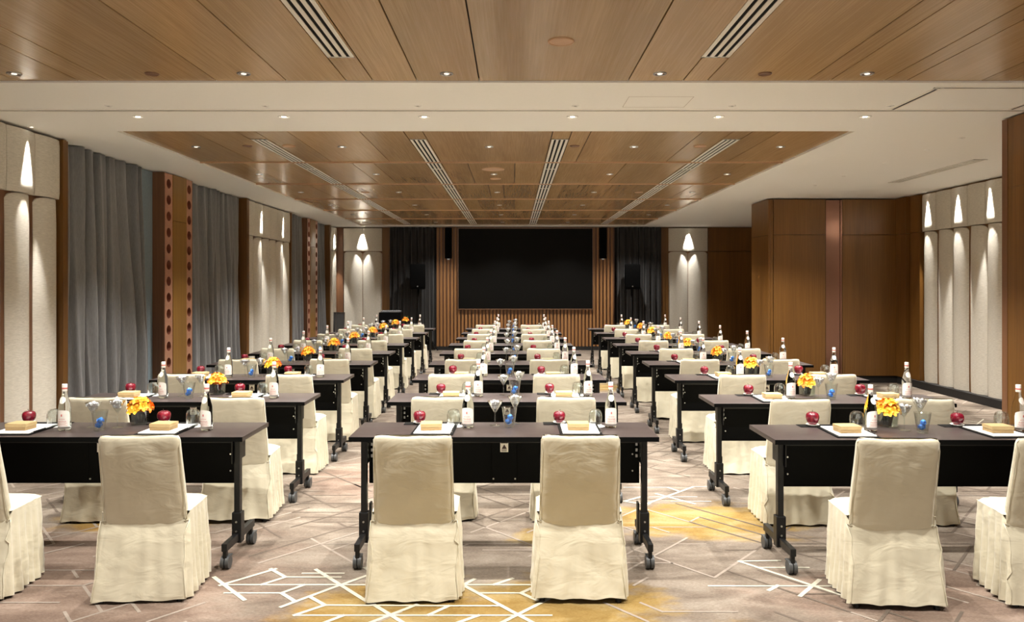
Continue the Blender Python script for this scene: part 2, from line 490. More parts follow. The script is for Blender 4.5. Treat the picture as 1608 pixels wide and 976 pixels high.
# partition track in the white soffit and its branch, and the access hatch
bm = bmesh.new()
def track(x0, x1, y0, y1):
    if x1 - x0 > y1 - y0:
        m_ = (y0 + y1) / 2
        box(bm, x0, x1, m_ - .035, m_ - .012, ZC - .004, ZC + .01, mi=0); box(bm, x0, x1, m_ + .012, m_ + .035, ZC - .004, ZC + .01, mi=0)
        box(bm, x0, x1, m_ - .012, m_ + .012, ZC - .0015, ZC + .01, mi=1)
    else:
        m_ = (x0 + x1) / 2
        box(bm, m_ - .035, m_ - .012, y0, y1, ZC - .004, ZC + .01, mi=0); box(bm, m_ + .012, m_ + .035, y0, y1, ZC - .004, ZC + .01, mi=0)
        box(bm, m_ - .012, m_ + .012, y0, y1, ZC - .0015, ZC + .01, mi=1)
track(-4.36, 6.3, 6.17, 6.24)
track(3.02, 3.10, 5.49, 6.17)
track(3.02, 6.2, 5.45, 5.52)
track(3.98, 4.06, 5.52, 6.17)
structure('partition_track', bm, [ALU, GAP], ceil)
bm = bmesh.new()
for (a, b_, c, d) in [(.87, 1.36, 5.75, 5.752), (.87, 1.36, 6.088, 6.09), (.87, .872, 5.75, 6.09), (1.358, 1.36, 5.75, 6.09)]:
    box(bm, a, b_, c, d, ZC - .0008, ZC + .01)
structure('access_hatch', bm, LAMP_RING, ceil)

# side shells; the back stays open for the added world fill
wl = structure('wall_left', B(-4.75, -4.62, YB, YF + .1, 0, ZC + .1), BLUE_WALL)
def wbox(name, x0, x1, y0, y1, z0=0.0, z1=ZC - 0.012, mat=None, parent=None, bev=0.0):
    return structure(name, B(x0, x1, y0, y1, z0, z1, bev), mat or W_WALL, parent)
# left: backing of panel groups (brown), trims, reveal returns
wbox('panel_backing', -4.66, XL, YB, 7.38, parent=wl, mat=W_DARK)
wbox('panel_backing', -4.66, XL, 12.54, 15.0, parent=wl, mat=W_DARK)
wbox('panel_backing', -4.66, XL, 18.15, YF, parent=wl, mat=W_DARK)
wbox('trim_1', -4.62, -4.35, 7.385, 7.44, parent=None)
wbox('trim_2', -4.62, -4.37, 7.45, 7.50)
wbox('trim_3', -4.62, -4.33, 12.42, 12.53)
wbox('trim_4', -4.62, -4.33, 18.05, 18.14)
wbox('trim_5', -4.62, -4.36, 15.0, 15.06)
def fabric_panel(parent, p0, p1, nrm, z0, z1, edge_t, mid_t, flare=0.0):
    """bowed upholstered panel between wall points p0 and p1; edge_t/mid_t = projection at edge and middle"""
    bm = bmesh.new()
    p0 = Vector((p0[0], p0[1], 0)); p1 = Vector((p1[0], p1[1], 0)); n_ = Vector((nrm[0], nrm[1], 0))
    NU, NV = 14, 10
    rows = []
    for j in range(NV + 1):
        t = j / NV
        z = z0 + (z1 - z0) * t
        row = []
        for i in range(NU + 1):
            u = i / NU
            s = 1 - abs(2 * u - 1) ** 2.4
            th = edge_t + (mid_t - edge_t) * s
            zz = z
            if flare and j == NV:
                zz = z - flare * (abs(2 * u - 1) ** 6)
            e = min(t, 1 - t)
            if e < 1e-6: th -= 0.006
            row.append(bm.verts.new(p0.lerp(p1, u) + n_ * th + Vector((0, 0, zz))))
        rows.append(row)
    for a, c in zip(rows[:-1], rows[1:]):
        for i in range(NU):
            bm.faces.new((a[i], a[i + 1], c[i + 1], c[i]))
    # returns to the wall on all four sides
    def back(v_): return bm.verts.new(Vector(v_.co) - n_ * (Vector(v_.co).dot(n_) - p0.dot(n_)) + n_ * 0.001)
    per = rows[0] + [r_[-1] for r_ in rows[1:]] + list(reversed(rows[-1][:-1])) + [r_[0] for r_ in reversed(rows[1:-1])]
    bk = [back(v_) for v_ in per]
    for i in range(len(per)):
        j = (i + 1) % len(per)
        bm.faces.new((per[j], per[i], bk[i], bk[j]))
    bmesh.ops.recalc_face_normals(bm, faces=bm.faces)
    return obj('fabric_panel', bm, FABRIC, parent, smooth='auto')
ZJ, ZTOP = 2.43, ZC - 0.03
def panel_run(parent, pts, nrm, axis, gaps):
    """pts: joint coordinates along the wall; gaps: half gap left at each joint below the horizontal joint"""
    ax, cc = axis
    P = (lambda t: (cc, t)) if ax == 'y' else (lambda t: (t, cc))
    for i in range(len(pts) - 1):
        a, b_ = pts[i], pts[i + 1]
        fabric_panel(parent, P(a + .003), P(b_ - .003), nrm, ZJ + .006, ZTOP, 0.045, 0.075)
        fabric_panel(parent, P(a + gaps[i] + .003), P(b_ - gaps[i + 1] - .003), nrm, 0.12, ZJ - .006, 0.006 if gaps[i] + gaps[i + 1] > 0.003 else 0.03, 0.07, 0.05)
panel_run(wl, [4.98, 5.38, 5.78, 6.18, 6.6, 6.99, 7.375], (1, 0), ('y', XL), [0, .0, .025, 0, .028, .028, 0])
panel_run(wl, [12.55, 12.95, 13.36, 13.76, 14.17, 14.58, 14.98], (1, 0), ('y', XL), [0, .03, .012, .004, .03, .012, 0])
panel_run(wl, [18.18, 18.56, 18.93], (1, 0), ('y', XL), [0, .012, 0])
wbox('trim_7', -4.61, -4.50, 9.19, 9.53, mat=BLUE_WALL)
# perforated copper-edged columns on the left wall
def hole_strip(y0, y1, parent):
    bm = bmesh.new()
    X = -4.352; z = 0.12; cell = 0.205; w = y1 - y0; yc = (y0 + y1) / 2; r_ = 0.060; n_ = 14
    while z + cell <= ZC - 0.02:
        zc = z + cell / 2
        circ = []; sq = []; back = []
        K = 24
        for i in range(K):
            a = 2 * PI * i / K + PI / 4
            c_, s_ = math.cos(a), math.sin(a)
            m_ = max(abs(c_), abs(s_))
            sq.append((X, yc + c_ / m_ * w / 2, zc + s_ / m_ * cell / 2))
            circ.append((X, yc + c_ * r_, zc + s_ * r_))
            back.append((X - .07, yc + c_ * r_, zc + s_ * r_))
        loft(bm, [sq, circ], 0)
        loft(bm, [circ, back], 1)
        bm.faces.new([bm.verts.new(p) for p in back]).material_index = 1
        z += cell
    bmesh.ops.recalc_face_normals(bm, faces=bm.faces)
    obj('perforated_strip', bm, [COPPER, COPPER_IN], parent)
    obj('strip_filler', B(X - .03, X, y0, y1, z, ZC - .015), COPPER, parent)
def column(y0, y1, label):
    c = empty('veneered_column', (-4.5, (y0 + y1) / 2, 0)); tag(c, label, 'column', 'veneered columns between the grey curtains')
    def add(name, bm, mat, **k):
        o = obj(name, bm, mat, None, **k); o.parent = c; o.matrix_parent_inverse = c.matrix_world.inverted(); return o
    inv = Matrix.Translation((-c.location.x, -c.location.y, 0))
    class PP: pass
    side = B(-4.61, -4.44, y0, y1, 0, ZC - .012); side.transform(inv); o = obj('side_panel', side, W_DARK, c)
    s2 = B(-4.44, -4.354, y0, y0 + .015, 0, ZC - .012); box(s2, -4.44, -4.354, y1 - .015, y1, 0, ZC - .012); s2.transform(inv); obj('edge_board', s2, W_DARK, c)
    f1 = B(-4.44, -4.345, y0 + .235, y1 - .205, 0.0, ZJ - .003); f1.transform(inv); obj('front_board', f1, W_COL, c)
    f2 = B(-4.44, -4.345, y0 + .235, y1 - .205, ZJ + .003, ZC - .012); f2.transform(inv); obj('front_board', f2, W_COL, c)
    for (a, b_) in ((y0 + .017, y0 + .232), (y1 - .202, y1 - .017)):
        n0 = set(bpy.data.objects)
        hole_strip(a, b_, c)
        for o in set(bpy.data.objects) - n0: o.data.transform(inv)
column(9.53, 10.37, 'veneered column with copper perforated edges, nearer one on the left wall')
column(16.15, 17.0, 'veneered column with copper perforated edges, farther one on the left wall')

# curtains
def curtain(name, axis, c, a0, a1, z0, z1, mat, pleat=0.115, amp=0.05, seed=0, label='', lean=0.0):
    bm = bmesh.new(); rg = random.Random(seed)
    nU = int((a1 - a0) / 0.011); nV = 14
    ph = []; p_ = 0.0
    for i in range(nU + 1):
        u = a0 + (a1 - a0) * i / nU
        p_ += (0.011 / pleat) * 2 * PI * (1 + 0.55 * nz(u * 3.1, seed * 7.3, 0))
        ph.append(p_)
    rows = []
    for j in range(nV + 1):
        t = j / nV; z = z0 + (z1 - z0) * t; row = []
        for i in range(nU + 1):
            u = a0 + (a1 - a0) * i / nU
            A = amp * (0.55 + 0.45 * (1 - t) + 0.7 * nz(u * 2.3, seed, z * 0.5))
            d = A * (2.1 * abs(math.cos(ph[i] / 2 + .25 * math.sin(z * 1.1 + seed + u))) ** 0.62 - 1.3 + 0.22 * math.sin(2.3 * ph[i] + z * 1.5 + seed)) + 0.012 * nz(u * 6, z * 1.2, seed)
            uu = u + lean * (1 - t) * 0.03 * math.sin(u * 5 + seed) + 0.01 * math.sin(ph[i] * 2)
            row.append(bm.verts.new((c + d, uu, z) if axis == 'y' else (uu, c - d, z)))
        rows.append(row)
    for a, b_ in zip(rows[:-1], rows[1:]):
        for i in range(nU):
            bm.faces.new((a[i], a[i + 1], b_[i + 1], b_[i]))
    if axis == 'y':
        for f_ in bm.faces: f_.normal_flip()
    o = obj(name, bm, mat, smooth=True)
    m_ = o.modifiers.new('thickness', 'SOLIDIFY'); m_.thickness = 0.004
    tag(o, label, 'curtain')
    return o
curtain('curtain', 'y', -4.475, 7.53, 9.17, 0.03, ZC - .01, CURT, 0.24, 0.105, 1, 'charcoal grey floor-length curtain between near fabric panels and nearer column', 1)
curtain('curtain', 'y', -4.48, 10.42, 12.38, 0.03, ZC - .01, CURT, 0.24, 0.105, 2, 'charcoal grey floor-length curtain just beyond the nearer copper-edged column', 1)
curtain('curtain', 'y', -4.48, 15.1, 16.1, 0.03, ZC - .01, CURT, 0.24, 0.105, 3, 'charcoal grey curtain just before the farther copper-edged column')
curtain('curtain', 'y', -4.48, 17.05, 18.02, 0.03, ZC - .01, CURT, 0.24, 0.105, 4, 'charcoal grey curtain beyond the farther copper-edged column')
curtain('curtain', 'x', 18.74, -3.03, -1.93, 0.03, ZC - .01, CURT_D, 0.16, 0.07, 5, 'black floor-length curtain left of the slatted stage wall')
curtain('curtain', 'x', 18.74, 2.53, 3.62, 0.03, ZC - .01, CURT_D, 0.16, 0.07, 6, 'black floor-length curtain right of the slatted stage wall')

# front wall (the far end): veneers, fabric panels, slats
wf = structure('wall_front', B(-4.7, 7.0, YF, YF + .12, 0, ZC + .1), GAP)
wbox('veneer_panel', -4.40, -4.20, 18.86, YF, parent=wf, mat=W_DARK)
wbox('panel_backing', -4.20, -3.235, 18.90, YF, parent=wf, mat=W_DARK)
wbox('veneer_panel', -3.23, -3.13, 18.84, YF, parent=wf)
wbox('veneer_panel', -3.125, -3.04, 18.80, YF, parent=wf)
panel_run(wf, [-4.19, -3.72, -3.24], (0, -1), ('x', 18.90), [0, .004, 0])
wbox('panel_backing', 3.83, 4.80, 18.90, YF, parent=wf, mat=W_DARK)
wbox('veneer_panel', 3.64, 3.73, 18.80, YF, parent=wf)
wbox('veneer_panel', 3.735, 3.825, 18.84, YF, parent=wf)
panel_run(wf, [3.83, 4.315, 4.80], (0, -1), ('x', 18.90), [0, .004, 0])
wbox('veneer_panel', 4.805, 6.6, 18.84, YF, 0, ZJ - .004, parent=wf)
wbox('veneer_panel', 4.805, 6.6, 18.84, YF, ZJ + .004, ZC - .012, parent=wf)
structure('slat_backing', B(-1.9, 2.5, 18.885, YF, 0.09, ZC - .012), W_DARK, wf)
bm = bmesh.new()
x_ = -1.885
while x_ < 2.47:
    box(bm, x_, x_ + .052, 18.82, 18.886, 0.09, ZC - .012, 0.004)
    x_ += 0.0875
structure('trim_6', bm, W_SLAT)
structure('baseboard_front', B(-1.9, 2.5, 18.80, 18.86, 0, 0.088), GAP)
# side walls on the right
wr = structure('wall_right', B(XR, XR + .12, 6.4, YF, 0, ZC + .1), W_WALL)
structure('wall_right_near', B(XR_NEAR, XR + .1, YB, 6.50, 0, ZC - .012), W_WALL, wr)
bm = B(XR_NEAR - .006, XR_NEAR, YB, 6.43, ZJ + .003, ZC - .015); box(bm, XR_NEAR - .006, XR_NEAR, YB, 6.43, 0.12, ZJ - .003)
structure('veneer_panel', bm, W_WALL, wr)
structure('corner_bead', B(XR_NEAR - .004, XR_NEAR + .06, 6.46, 6.53, 0, ZC - .012), W_DARK, wr)
panel_run(wr, [6.7, 7.1, 7.5, 7.9, 8.3, 8.7, 9.1, 9.5, 9.9, 10.3, 10.7, 11.1, 11.5, 11.88], (-1, 0), ('y', XR), [.004, 0.02, .002, .02, .002, .02, .002, .02, .02, .002, .02, .002, .02, 0])
wbox('veneer_panel', XR - .07, XR, 11.9, 12.19, 0.12, ZJ - .003, parent=wr)
wbox('veneer_panel', XR - .07, XR, 11.9, 12.19, ZJ + .003, ZC - .012, parent=wr)
wbox('veneer_panel', XR - .12, XR, 12.22, 12.55, 0.12, ZJ - .003, parent=wr)
wbox('veneer_panel', XR - .12, XR, 12.22, 12.55, ZJ + .003, ZC - .012, parent=wr)
structure('baseboard_right', B(XR - .10, XR, 6.5, 12.55, 0, .115), GAP)
# storage block that closes the alcove
wb = structure('wall_block', B(4.20, XR, 12.56, 13.42, 0, ZC - .012), GAP)
wb.name = 'wall_alcove'
for (a, b_) in ((4.27, 5.12), (5.40, XR - .12)):
    wbox('veneer_panel', a, b_, 12.535, 12.56, 0.12, ZJ - .003, parent=wb)
    wbox('veneer_panel', a, b_, 12.535, 12.56, ZJ + .003, ZC - .02, parent=wb)
wbox('corner_post', 4.185, 4.215, 12.535, 12.56, 0.12, ZC - .02, parent=wb)
wbox('corner_post', 4.22, 4.262, 12.54, 12.56, 0.12, ZC - .02, parent=wb)
wbox('veneer_panel', 4.185, 4.20, 12.56, 13.42, 0.12, ZJ - .003, parent=wb)
wbox('veneer_panel', 4.185, 4.20, 12.56, 13.42, ZJ + .003, ZC - .012, parent=wb)
wbox('copper_sheet', 5.13, 5.36, 12.545, 12.56, 0.12, ZC - .03, mat=ROSE, parent=wb)
wbox('copper_sheet', 5.363, 5.39, 12.53, 12.56, 0.12, ZC - .03, mat=ROSE, parent=wb)

# ------------------------------------------------------------------ LAMPS
def spot(parent, watt, size, blend, loc, radius=0.03, name='lamp', rot=(0, 0, 0)):
    d = bpy.data.lights.new(name, 'SPOT')
    d.energy = watt; d.color = LIGHT_COL; d.spot_size = R(size); d.spot_blend = blend; d.shadow_soft_size = radius
    o = link(bpy.data.objects.new(name, d)); o.parent = parent; o.location = loc; o.rotation_euler = rot
    return o
rings = {}
WASH_ANG = 26
def downlight(x, y, style, label, group, watt=None, z=None):
    z = ZC if z is None else z
    root = empty('downlight', (x, y, z)); tag(root, label, 'ceiling light', group)
    if style not in rings:
        ro, ri = {'wood': (.045, .033), 'beam': (.05, .036), 'pin': (.028, .018), 'wash': (.024, .016)}[style]
        bm = bmesh.new(); lathe(bm, [(ri, -.001), (ri, -.006), ((ri + ro) / 2, -.008), (ro, -.005), (ro, .004)], 28)
        r_ = obj('trim_ring', bm, {'wood': STEEL, 'beam': PAINT, 'pin': PAINT, 'wash': PAINT}[style], root, True)
        bm = bmesh.new(); lathe(bm, [(0, -.004), (ri * .45, -.004), (ri * .52, -.003)], 24)
        bm2 = bmesh.new(); lathe(bm2, [(ri * .5, -.003), (ri * .99, -.0015)], 24); rf = obj('reflector', bm2, {'wood': LAMP_RING, 'beam': ALU, 'pin': LAMP_RING, 'wash': ALU}[style], root)
        l_ = obj('lens', bm, {'wood': LAMP_DIM, 'beam': LAMP_ON, 'pin': BLACK_MATT, 'wash': LAMP_ON}[style], root)
        rings[style] = (r_.data, rf.data, l_.data)
    else:
        for nm, me in zip(('trim_ring', 'reflector', 'lens'), rings[style]):
            o = link(bpy.data.objects.new(nm, me)); o.parent = root
    if watt:
        spot(root, watt, WASH_ANG if style == 'wash' else (82 if style == 'beam' or x < -3 else 118), 0.7 if style != 'wash' else 0.4, (0, 0, -.02), 0.022 if style != 'wash' else 0.012)
    return root
XG = [-3.30, -1.78, -.25, 1.255, 2.78]
YG = [7.95, 9.93, 11.87, 13.8, 15.7, 17.6]
colw = ['leftmost', 'second', 'middle', 'fourth', 'rightmost']
roww = ['nearest', 'second', 'third', 'fourth', 'fifth', 'farthest']
for j, y_ in enumerate(YG):
    for i, x_ in enumerate(XG):
        downlight(x_, y_, 'wood', 'small round downlight in the far veneered ceiling, %s of five across, %s row' % (colw[i], roww[j]), 'downlights in the far veneered ceiling', DOWN_W * (1.0 if j < 5 else .6) * (.75 if i == 0 else 1), ZC + .02)
for i, x_ in enumerate([-3.37, -1.82, -.45, .99, 2.39]):
    downlight(x_, 5.16, 'wood', 'small round downlight at the edge of the near veneered ceiling, %s of five' % colw[i], 'downlights in the near veneered ceiling', DOWN_W * (.5 if i == 0 else 1), ZC + .012)
for y_ in (3.45, 1.75, 0.0, -1.7):
    for i, x_ in enumerate([-3.37, -1.82, -.45, .99, 2.39]):
        rt = downlight(x_, y_, 'wood', 'small round downlight in the near veneered ceiling above the foreground', 'downlights overhead, outside the picture', DOWN_W * ((.5 if i == 0 else 1.0) if y_ > 3 else .07), ZC + .012)
nth6 = ['leftmost', 'second', 'third', 'fourth', 'fifth', 'rightmost']
for i, x_ in enumerate([-3.157, -1.93, -.75, .498, 1.726, 2.96]):
    downlight(x_, 6.43, 'beam', 'lit white round lamp in the white ceiling band, %s of six' % nth6[i], 'lit lamps across the white ceiling band', BEAM_W)
for i, x_ in enumerate([-3.2, -1.96, -.755, .49, 1.73, 2.98]):
    downlight(x_, 6.04, 'pin', 'tiny dark pinhole fitting before the ceiling track, %s of six' % nth6[i], 'pinhole fittings across the white ceiling band')
for i, (x_, y_) in enumerate([(4.32, 7.36), (4.34, 8.02), (4.32, 8.89), (4.31, 9.95), (4.31, 10.9)]):
    downlight(x_, y_, 'pin', 'small recessed fitting in the white ceiling by the alcove, %s of five going away' % roww[i].replace('fifth', 'farthest'), 'recessed fittings in the alcove ceiling', 55 if i in (0, 2, 4) else None)
for (x_, y_, lab) in [(5.3, 14.8, 'behind the veneered block')]:
    downlight(x_, y_, 'pin', 'small recessed fitting in the white ceiling %s' % lab, 'recessed fittings in the alcove ceiling', 30)
washers = [(-4.312, 6.84, 'near left fabric panels'), (-4.312, 13.2, 'nearer half of the far left fabric panels'), (-4.312, 14.45, 'farther half of the far left fabric panels'), (-4.312, 18.62, 'fabric strip in the far left corner'),
           (-3.72, 18.80, 'fabric panel left of the stage wall'), (4.315, 18.80, 'fabric panel right of the stage wall'),
           (6.292, 11.66, 'farthest scallop on the right fabric wall'), (6.292, 10.87, 'middle scallop on the right fabric wall'), (6.292, 10.14, 'nearest visible scallop on the right fabric wall'), (6.292, 9.3, 'hidden part of the right fabric wall'), (6.292, 8.5, 'hidden end of the right fabric wall')]
for (x_, y_, lab) in washers:
    WASH_ANG = 34 if y_ > 18.7 else 26
    downlight(x_, y_, 'wash', 'small wall-washing spotlight in the ceiling over the %s' % lab, 'wall-washing spotlights', WASH_W)

# ceiling speakers / sensors
def disc(x, y, r_, z, label, cat, name, dark=False):
    root = empty(name, (x, y, z)); tag(root, label, cat)
    bm = bmesh.new(); lathe(bm, [(r_ * .86, -.003), (r_ * .9, -.009), (r_, -.006), (r_, .004)], 32); obj('rim', bm, LAMP_RING if dark else STRIP, root, True)
    bm = bmesh.new(); lathe(bm, [(0, -.005), (r_ * .86, -.0035)], 32); obj('grille', bm, STRIP if not dark else LAMP_RING, root)
disc(.28, 4.476, .078, ZC + .012, 'round copper-coloured speaker grille in the near veneered ceiling', 'ceiling speaker', 'ceiling_speaker')
disc(-.25, 9.5, .14, ZC + .02, 'largest round pale disc in the far veneered ceiling, centre', 'ceiling speaker', 'ceiling_speaker')
disc(-.24, 10.35, .075, ZC + .02, 'round pale disc just beyond the largest ceiling disc', 'ceiling speaker', 'ceiling_speaker')
for (x_, y_, w_) in [(-2.32, 7.9, 'near end, by the outer left vent'), (1.93, 7.9, 'near end, by the outer right vent'), (-2.3, 11.87, 'left side of the third bay'), (1.95, 11.87, 'right side of the third bay')]:
    disc(x_, y_, .066, ZC + .02, 'round ceiling speaker, ' + w_, 'ceiling speaker', 'ceiling_speaker')
for (x_, y_, w_) in [(-2.44, 5.16, 'left part of the near veneered ceiling'), (1.70, 5.16, 'right part of the near veneered ceiling')]:
    disc(x_, y_, .045, ZC + .012, 'small flat blank disc, ' + w_, 'ceiling sensor', 'ceiling_sensor', True)
for (x_, y_, w_) in [(.635, 7.9, 'beside the inner right vent'), (-2.75, 7.9, 'outside the outer left vent')]:
    disc(x_, y_, .05, ZC + .02, 'small dark flat disc, ' + w_, 'ceiling sensor', 'ceiling_sensor', True)

# linear air vents
def vent(x0, x1, y0, y1, z, label, joints=()):
    root = empty('ceiling_vent', ((x0 + x1) / 2, y0, z)); tag(root, label, 'air vent', 'linear slot vents in the ceiling')
    w = x1 - x0; L = y1 - y0; n = 3
    bar = w * 0.15; slot = (w - 4 * bar) / 3
    bm = B(-w / 2, w / 2, 0, L, -.001, .006); obj('slot_backing', bm, BLACK_MATT, root)
    bm = bmesh.new(); x = -w / 2
    for k in range(4):
        box(bm, x, x + bar, 0, L, -.0055, -.001); x += bar + slot
    box(bm, -w / 2, w / 2, 0, .014, -.0055, -.001); box(bm, -w / 2, w / 2, L - .014, L, -.0055, -.001)
    for y_ in joints:
        box(bm, -w / 2, w / 2, y_ - y0 - .012, y_ - y0 + .012, -.0055, -.001)
    obj('vent_frame', bm, ALU, root)
js = [9.48, 11.4, 13.3, 15.2, 17.1]
vent(-2.588, -2.434, 7.53, 18.1, ZC + .02, 'long white slot vent, outer left of four in the far ceiling', js)
vent(-1.019, -.861, 7.53, 18.1, ZC + .02, 'long white slot vent, inner left of four in the far ceiling', js)
vent(.379, .543, 7.53, 18.1, ZC + .02, 'long white slot vent, inner right of four in the far ceiling', js)
vent(2.073, 2.236, 7.53, 18.1, ZC + .02, 'long white slot vent, outer right of four in the far ceiling', js)
vent(-1.161, -.993, 1.0, 4.786, ZC + .012, 'white slot vent in the near veneered ceiling, left one')
vent(1.175, 1.35, 1.0, 4.786, ZC + .012, 'white slot vent in the near veneered ceiling, right one')
vent(5.2, 5.36, 8.63, 10.6, ZC, 'short slot vent in the white ceiling of the right alcove', [9.6])

# ------------------------------------------------------------------ STAGE WALL EQUIPMENT
root = empty('led_screen', (.3, 18.8, 1.0)); tag(root, 'large switched-off black screen on the slatted stage wall', 'screen')
obj('display', B(-1.645, 1.645, -.04, .02, .02, 1.985), SCREEN, root)
bm = bmesh.new()
for (a, b_, c, d) in [(-1.665, 1.665, 0, .018), (-1.665, 1.665, 1.987, 2.005), (-1.665, -1.647, .018, 1.987), (1.647, 1.665, .018, 1.987)]:
    box(bm, a, b_, -.05, .02, c, d)
obj('frame', bm, LAMP_RING, root)
for s_, x_ in (('left', -1.59), ('right', 2.2)):
    root = empty('column_speaker', (x_, 18.76, 2.25)); tag(root, 'tall narrow black column speaker hung %s of the stage screen' % s_, 'speaker')
    obj('cabinet', B(-.085, .085, -.08, .06, 0, .75, .006), BLACK_SATIN, root)
    obj('grille', B(-.075, .075, -.088, -.081, .015, .735), SPK, root)
    obj('bracket', B(-.03, .03, -.02, .03, -.03, 0), STEEL, root)
for s_, x_ in (('left', -2.27), ('right', 2.83)):
    root = empty('speaker_stand', (x_, 18.3, 0)); tag(root, 'black tripod speaker stand before the black curtain %s of the stage' % s_, 'speaker stand')
    bm = bmesh.new(); tube(bm, (0, 0, .12), (0, 0, 1.5), .017); obj('pole', bm, BLACK, root, True)
    for k in range(3):
        a = k * 2 * PI / 3 + .5
        bm = bmesh.new(); tube(bm, (0, 0, .75), (math.cos(a) * .5, math.sin(a) * .5, .012), .011); obj('leg', bm, BLACK, root, True)
    root = empty('loudspeaker', (x_, 18.3, 1.5)); tag(root, 'black box loudspeaker on a stand before the %s black curtain' % s_, 'speaker')
    bm = bmesh.new()
    lp = [(-.19, -.17), (.19, -.17), (.14, .15), (-.14, .15)]
    loft(bm, [[(x, y, 0) for x, y in lp], [(x, y, .6) for x, y in lp]], 0, True, True, True)
    bmesh.ops.bevel(bm, geom=list(bm.edges), offset=.015, segments=2, affect='EDGES'); obj('cabinet', bm, BLACK_SATIN, root, 'auto')
    obj('grille', B(-.17, .17, -.18, -.171, .05, .58, .004), SPK, root)
    bm = bmesh.new(); tube(bm, (0, -.186, .07), (0, -.18, .07), .014, seg=14); obj('badge', bm, STEEL, root)

# ------------------------------------------------------------------ TABLE PROTOTYPE  (local origin: floor, centre of width, near edge)
TW, TD, TH = 1.8, 0.48, 0.735
def make_table():
    t = empty('training_table')
    bm = B(-TW / 2, TW / 2, 0.0032, TD - .0032, TH - .027, TH, .002); tt = obj('tabletop', bm, TOP, t, 'auto')
    bm = B(-TW / 2, TW / 2, 0.0, .003, TH - .0275, TH - .0012); box(bm, -TW / 2, TW / 2, TD - .003, TD, TH - .0275, TH - .0012); obj('edge_band', bm, BLACK_SATIN, tt)  # front and rear edges coloured black: their shade is put into the colour
    obj('underframe', B(-.83, .83, .10, .36, TH - .055, TH - .0275, .004), BLACK, t)
    bm = B(-.813, .813, .17, .188, .424, .70, .003)
    obj('modesty_panel', bm, BLACK_SATIN, t)
    obj('cable_box', B(-.075, .075, .155, .169, .43, .69, .003), BLACK_SATIN, t)
    st = obj('warning_sticker', B(-.024, .024, .1525, .1545, .615, .675), CREAMPAPER, t)
    bm = bmesh.new()
    y_ = .1518
    quad(bm, [(-.017, y_, .632), (.017, y_, .632), (0, y_, .663)])if False else None
    f_ = bm.faces.new([bm.verts.new(p) for p in [(-.016, y_, .634), (.016, y_, .634), (.0, y_, .661)]])
    for z_ in (.629, .624, .6195): quad(bm, [(-.017, y_, z_), (.015, y_, z_), (.015, y_, z_ + .0022), (-.017, y_, z_ + .0022)])
    quad(bm, [(-.02, y_, .667), (.02, y_, .667), (.02, y_, .672), (-.02, y_, .672)])
    obj('warning_print', bm, [DARKINK], st)
    bm = bmesh.new()
    for x_ in (-.065, .065): tube(bm, (x_, .15, .455), (x_, .156, .455), .005, seg=8)
    for x_ in (-.79, .79):
        for z_ in (.5, .6): tube(bm, (x_ * .975, .164, z_), (x_ * .975, .171, z_), .005, seg=8)
    obj('screws', bm, STEEL, t)
    for s_ in (-1, 1):
        x_ = s_ * .832
        leg = obj('leg', B(x_ - .017, x_ + .017, .10, .145, .10, TH - .0275, .004), BLACK, t)
        br = B(x_ - .028, x_ + .028, .092, .153, .09, .27, .006)
        box(br, x_ - s_ * .028 - .006, x_ - s_ * .028 + .006, .15, .2, .13, .31, .002)
        obj('bracket', br, BLACK, leg)
        bm = bmesh.new()
        for z_ in (.16, .215): tube(bm, (x_, .088, z_), (x_, .0925, z_), .006, seg=8)
        obj('bolt', bm, STEEL, leg)
        hp = B(x_ - s_ * .022 - .004, x_ - s_ * .022 + .004, .08, .30, .56, .70, .002)
        for k_ in range(3): box(hp, x_ - s_ * .04 - .006, x_ - s_ * .04 + .006, .146, .15, .585 + k_ * .035, .603 + k_ * .035, mi=1)
        obj('hinge_plate', hp, [BLACK, STEEL], t)
        obj('foot_bar', B(x_ - .016, x_ + .016, -.10, .37, .105, .148, .004), BLACK, t)
        for y_ in (-.08, .34):
            c = obj('caster', B(x_ - .011, x_ + .011, y_ - .013, y_ + .013, .06, .105, .003), BLACK, t)
            bm = bmesh.new()
            for o_ in (-.013, .013):
                tube(bm, (x_ + o_ - .010, y_ + .012, .038), (x_ + o_ + .010, y_ + .012, .038), .037, seg=22)
            bmesh.ops.bevel(bm, geom=[e for e in bm.edges if len(e.link_faces) == 2 and e.calc_face_angle(0) > 1], offset=.004, segments=2, affect='EDGES')
            obj('wheel', bm, RUBBER, c, 'auto')
            bm = B(x_ - .02, x_ + .02, y_ + .03, y_ + .062, .062, .07, .002); obj('brake_lever', bm, RUBBER, c)
    return t
table0 = freeze(make_table())

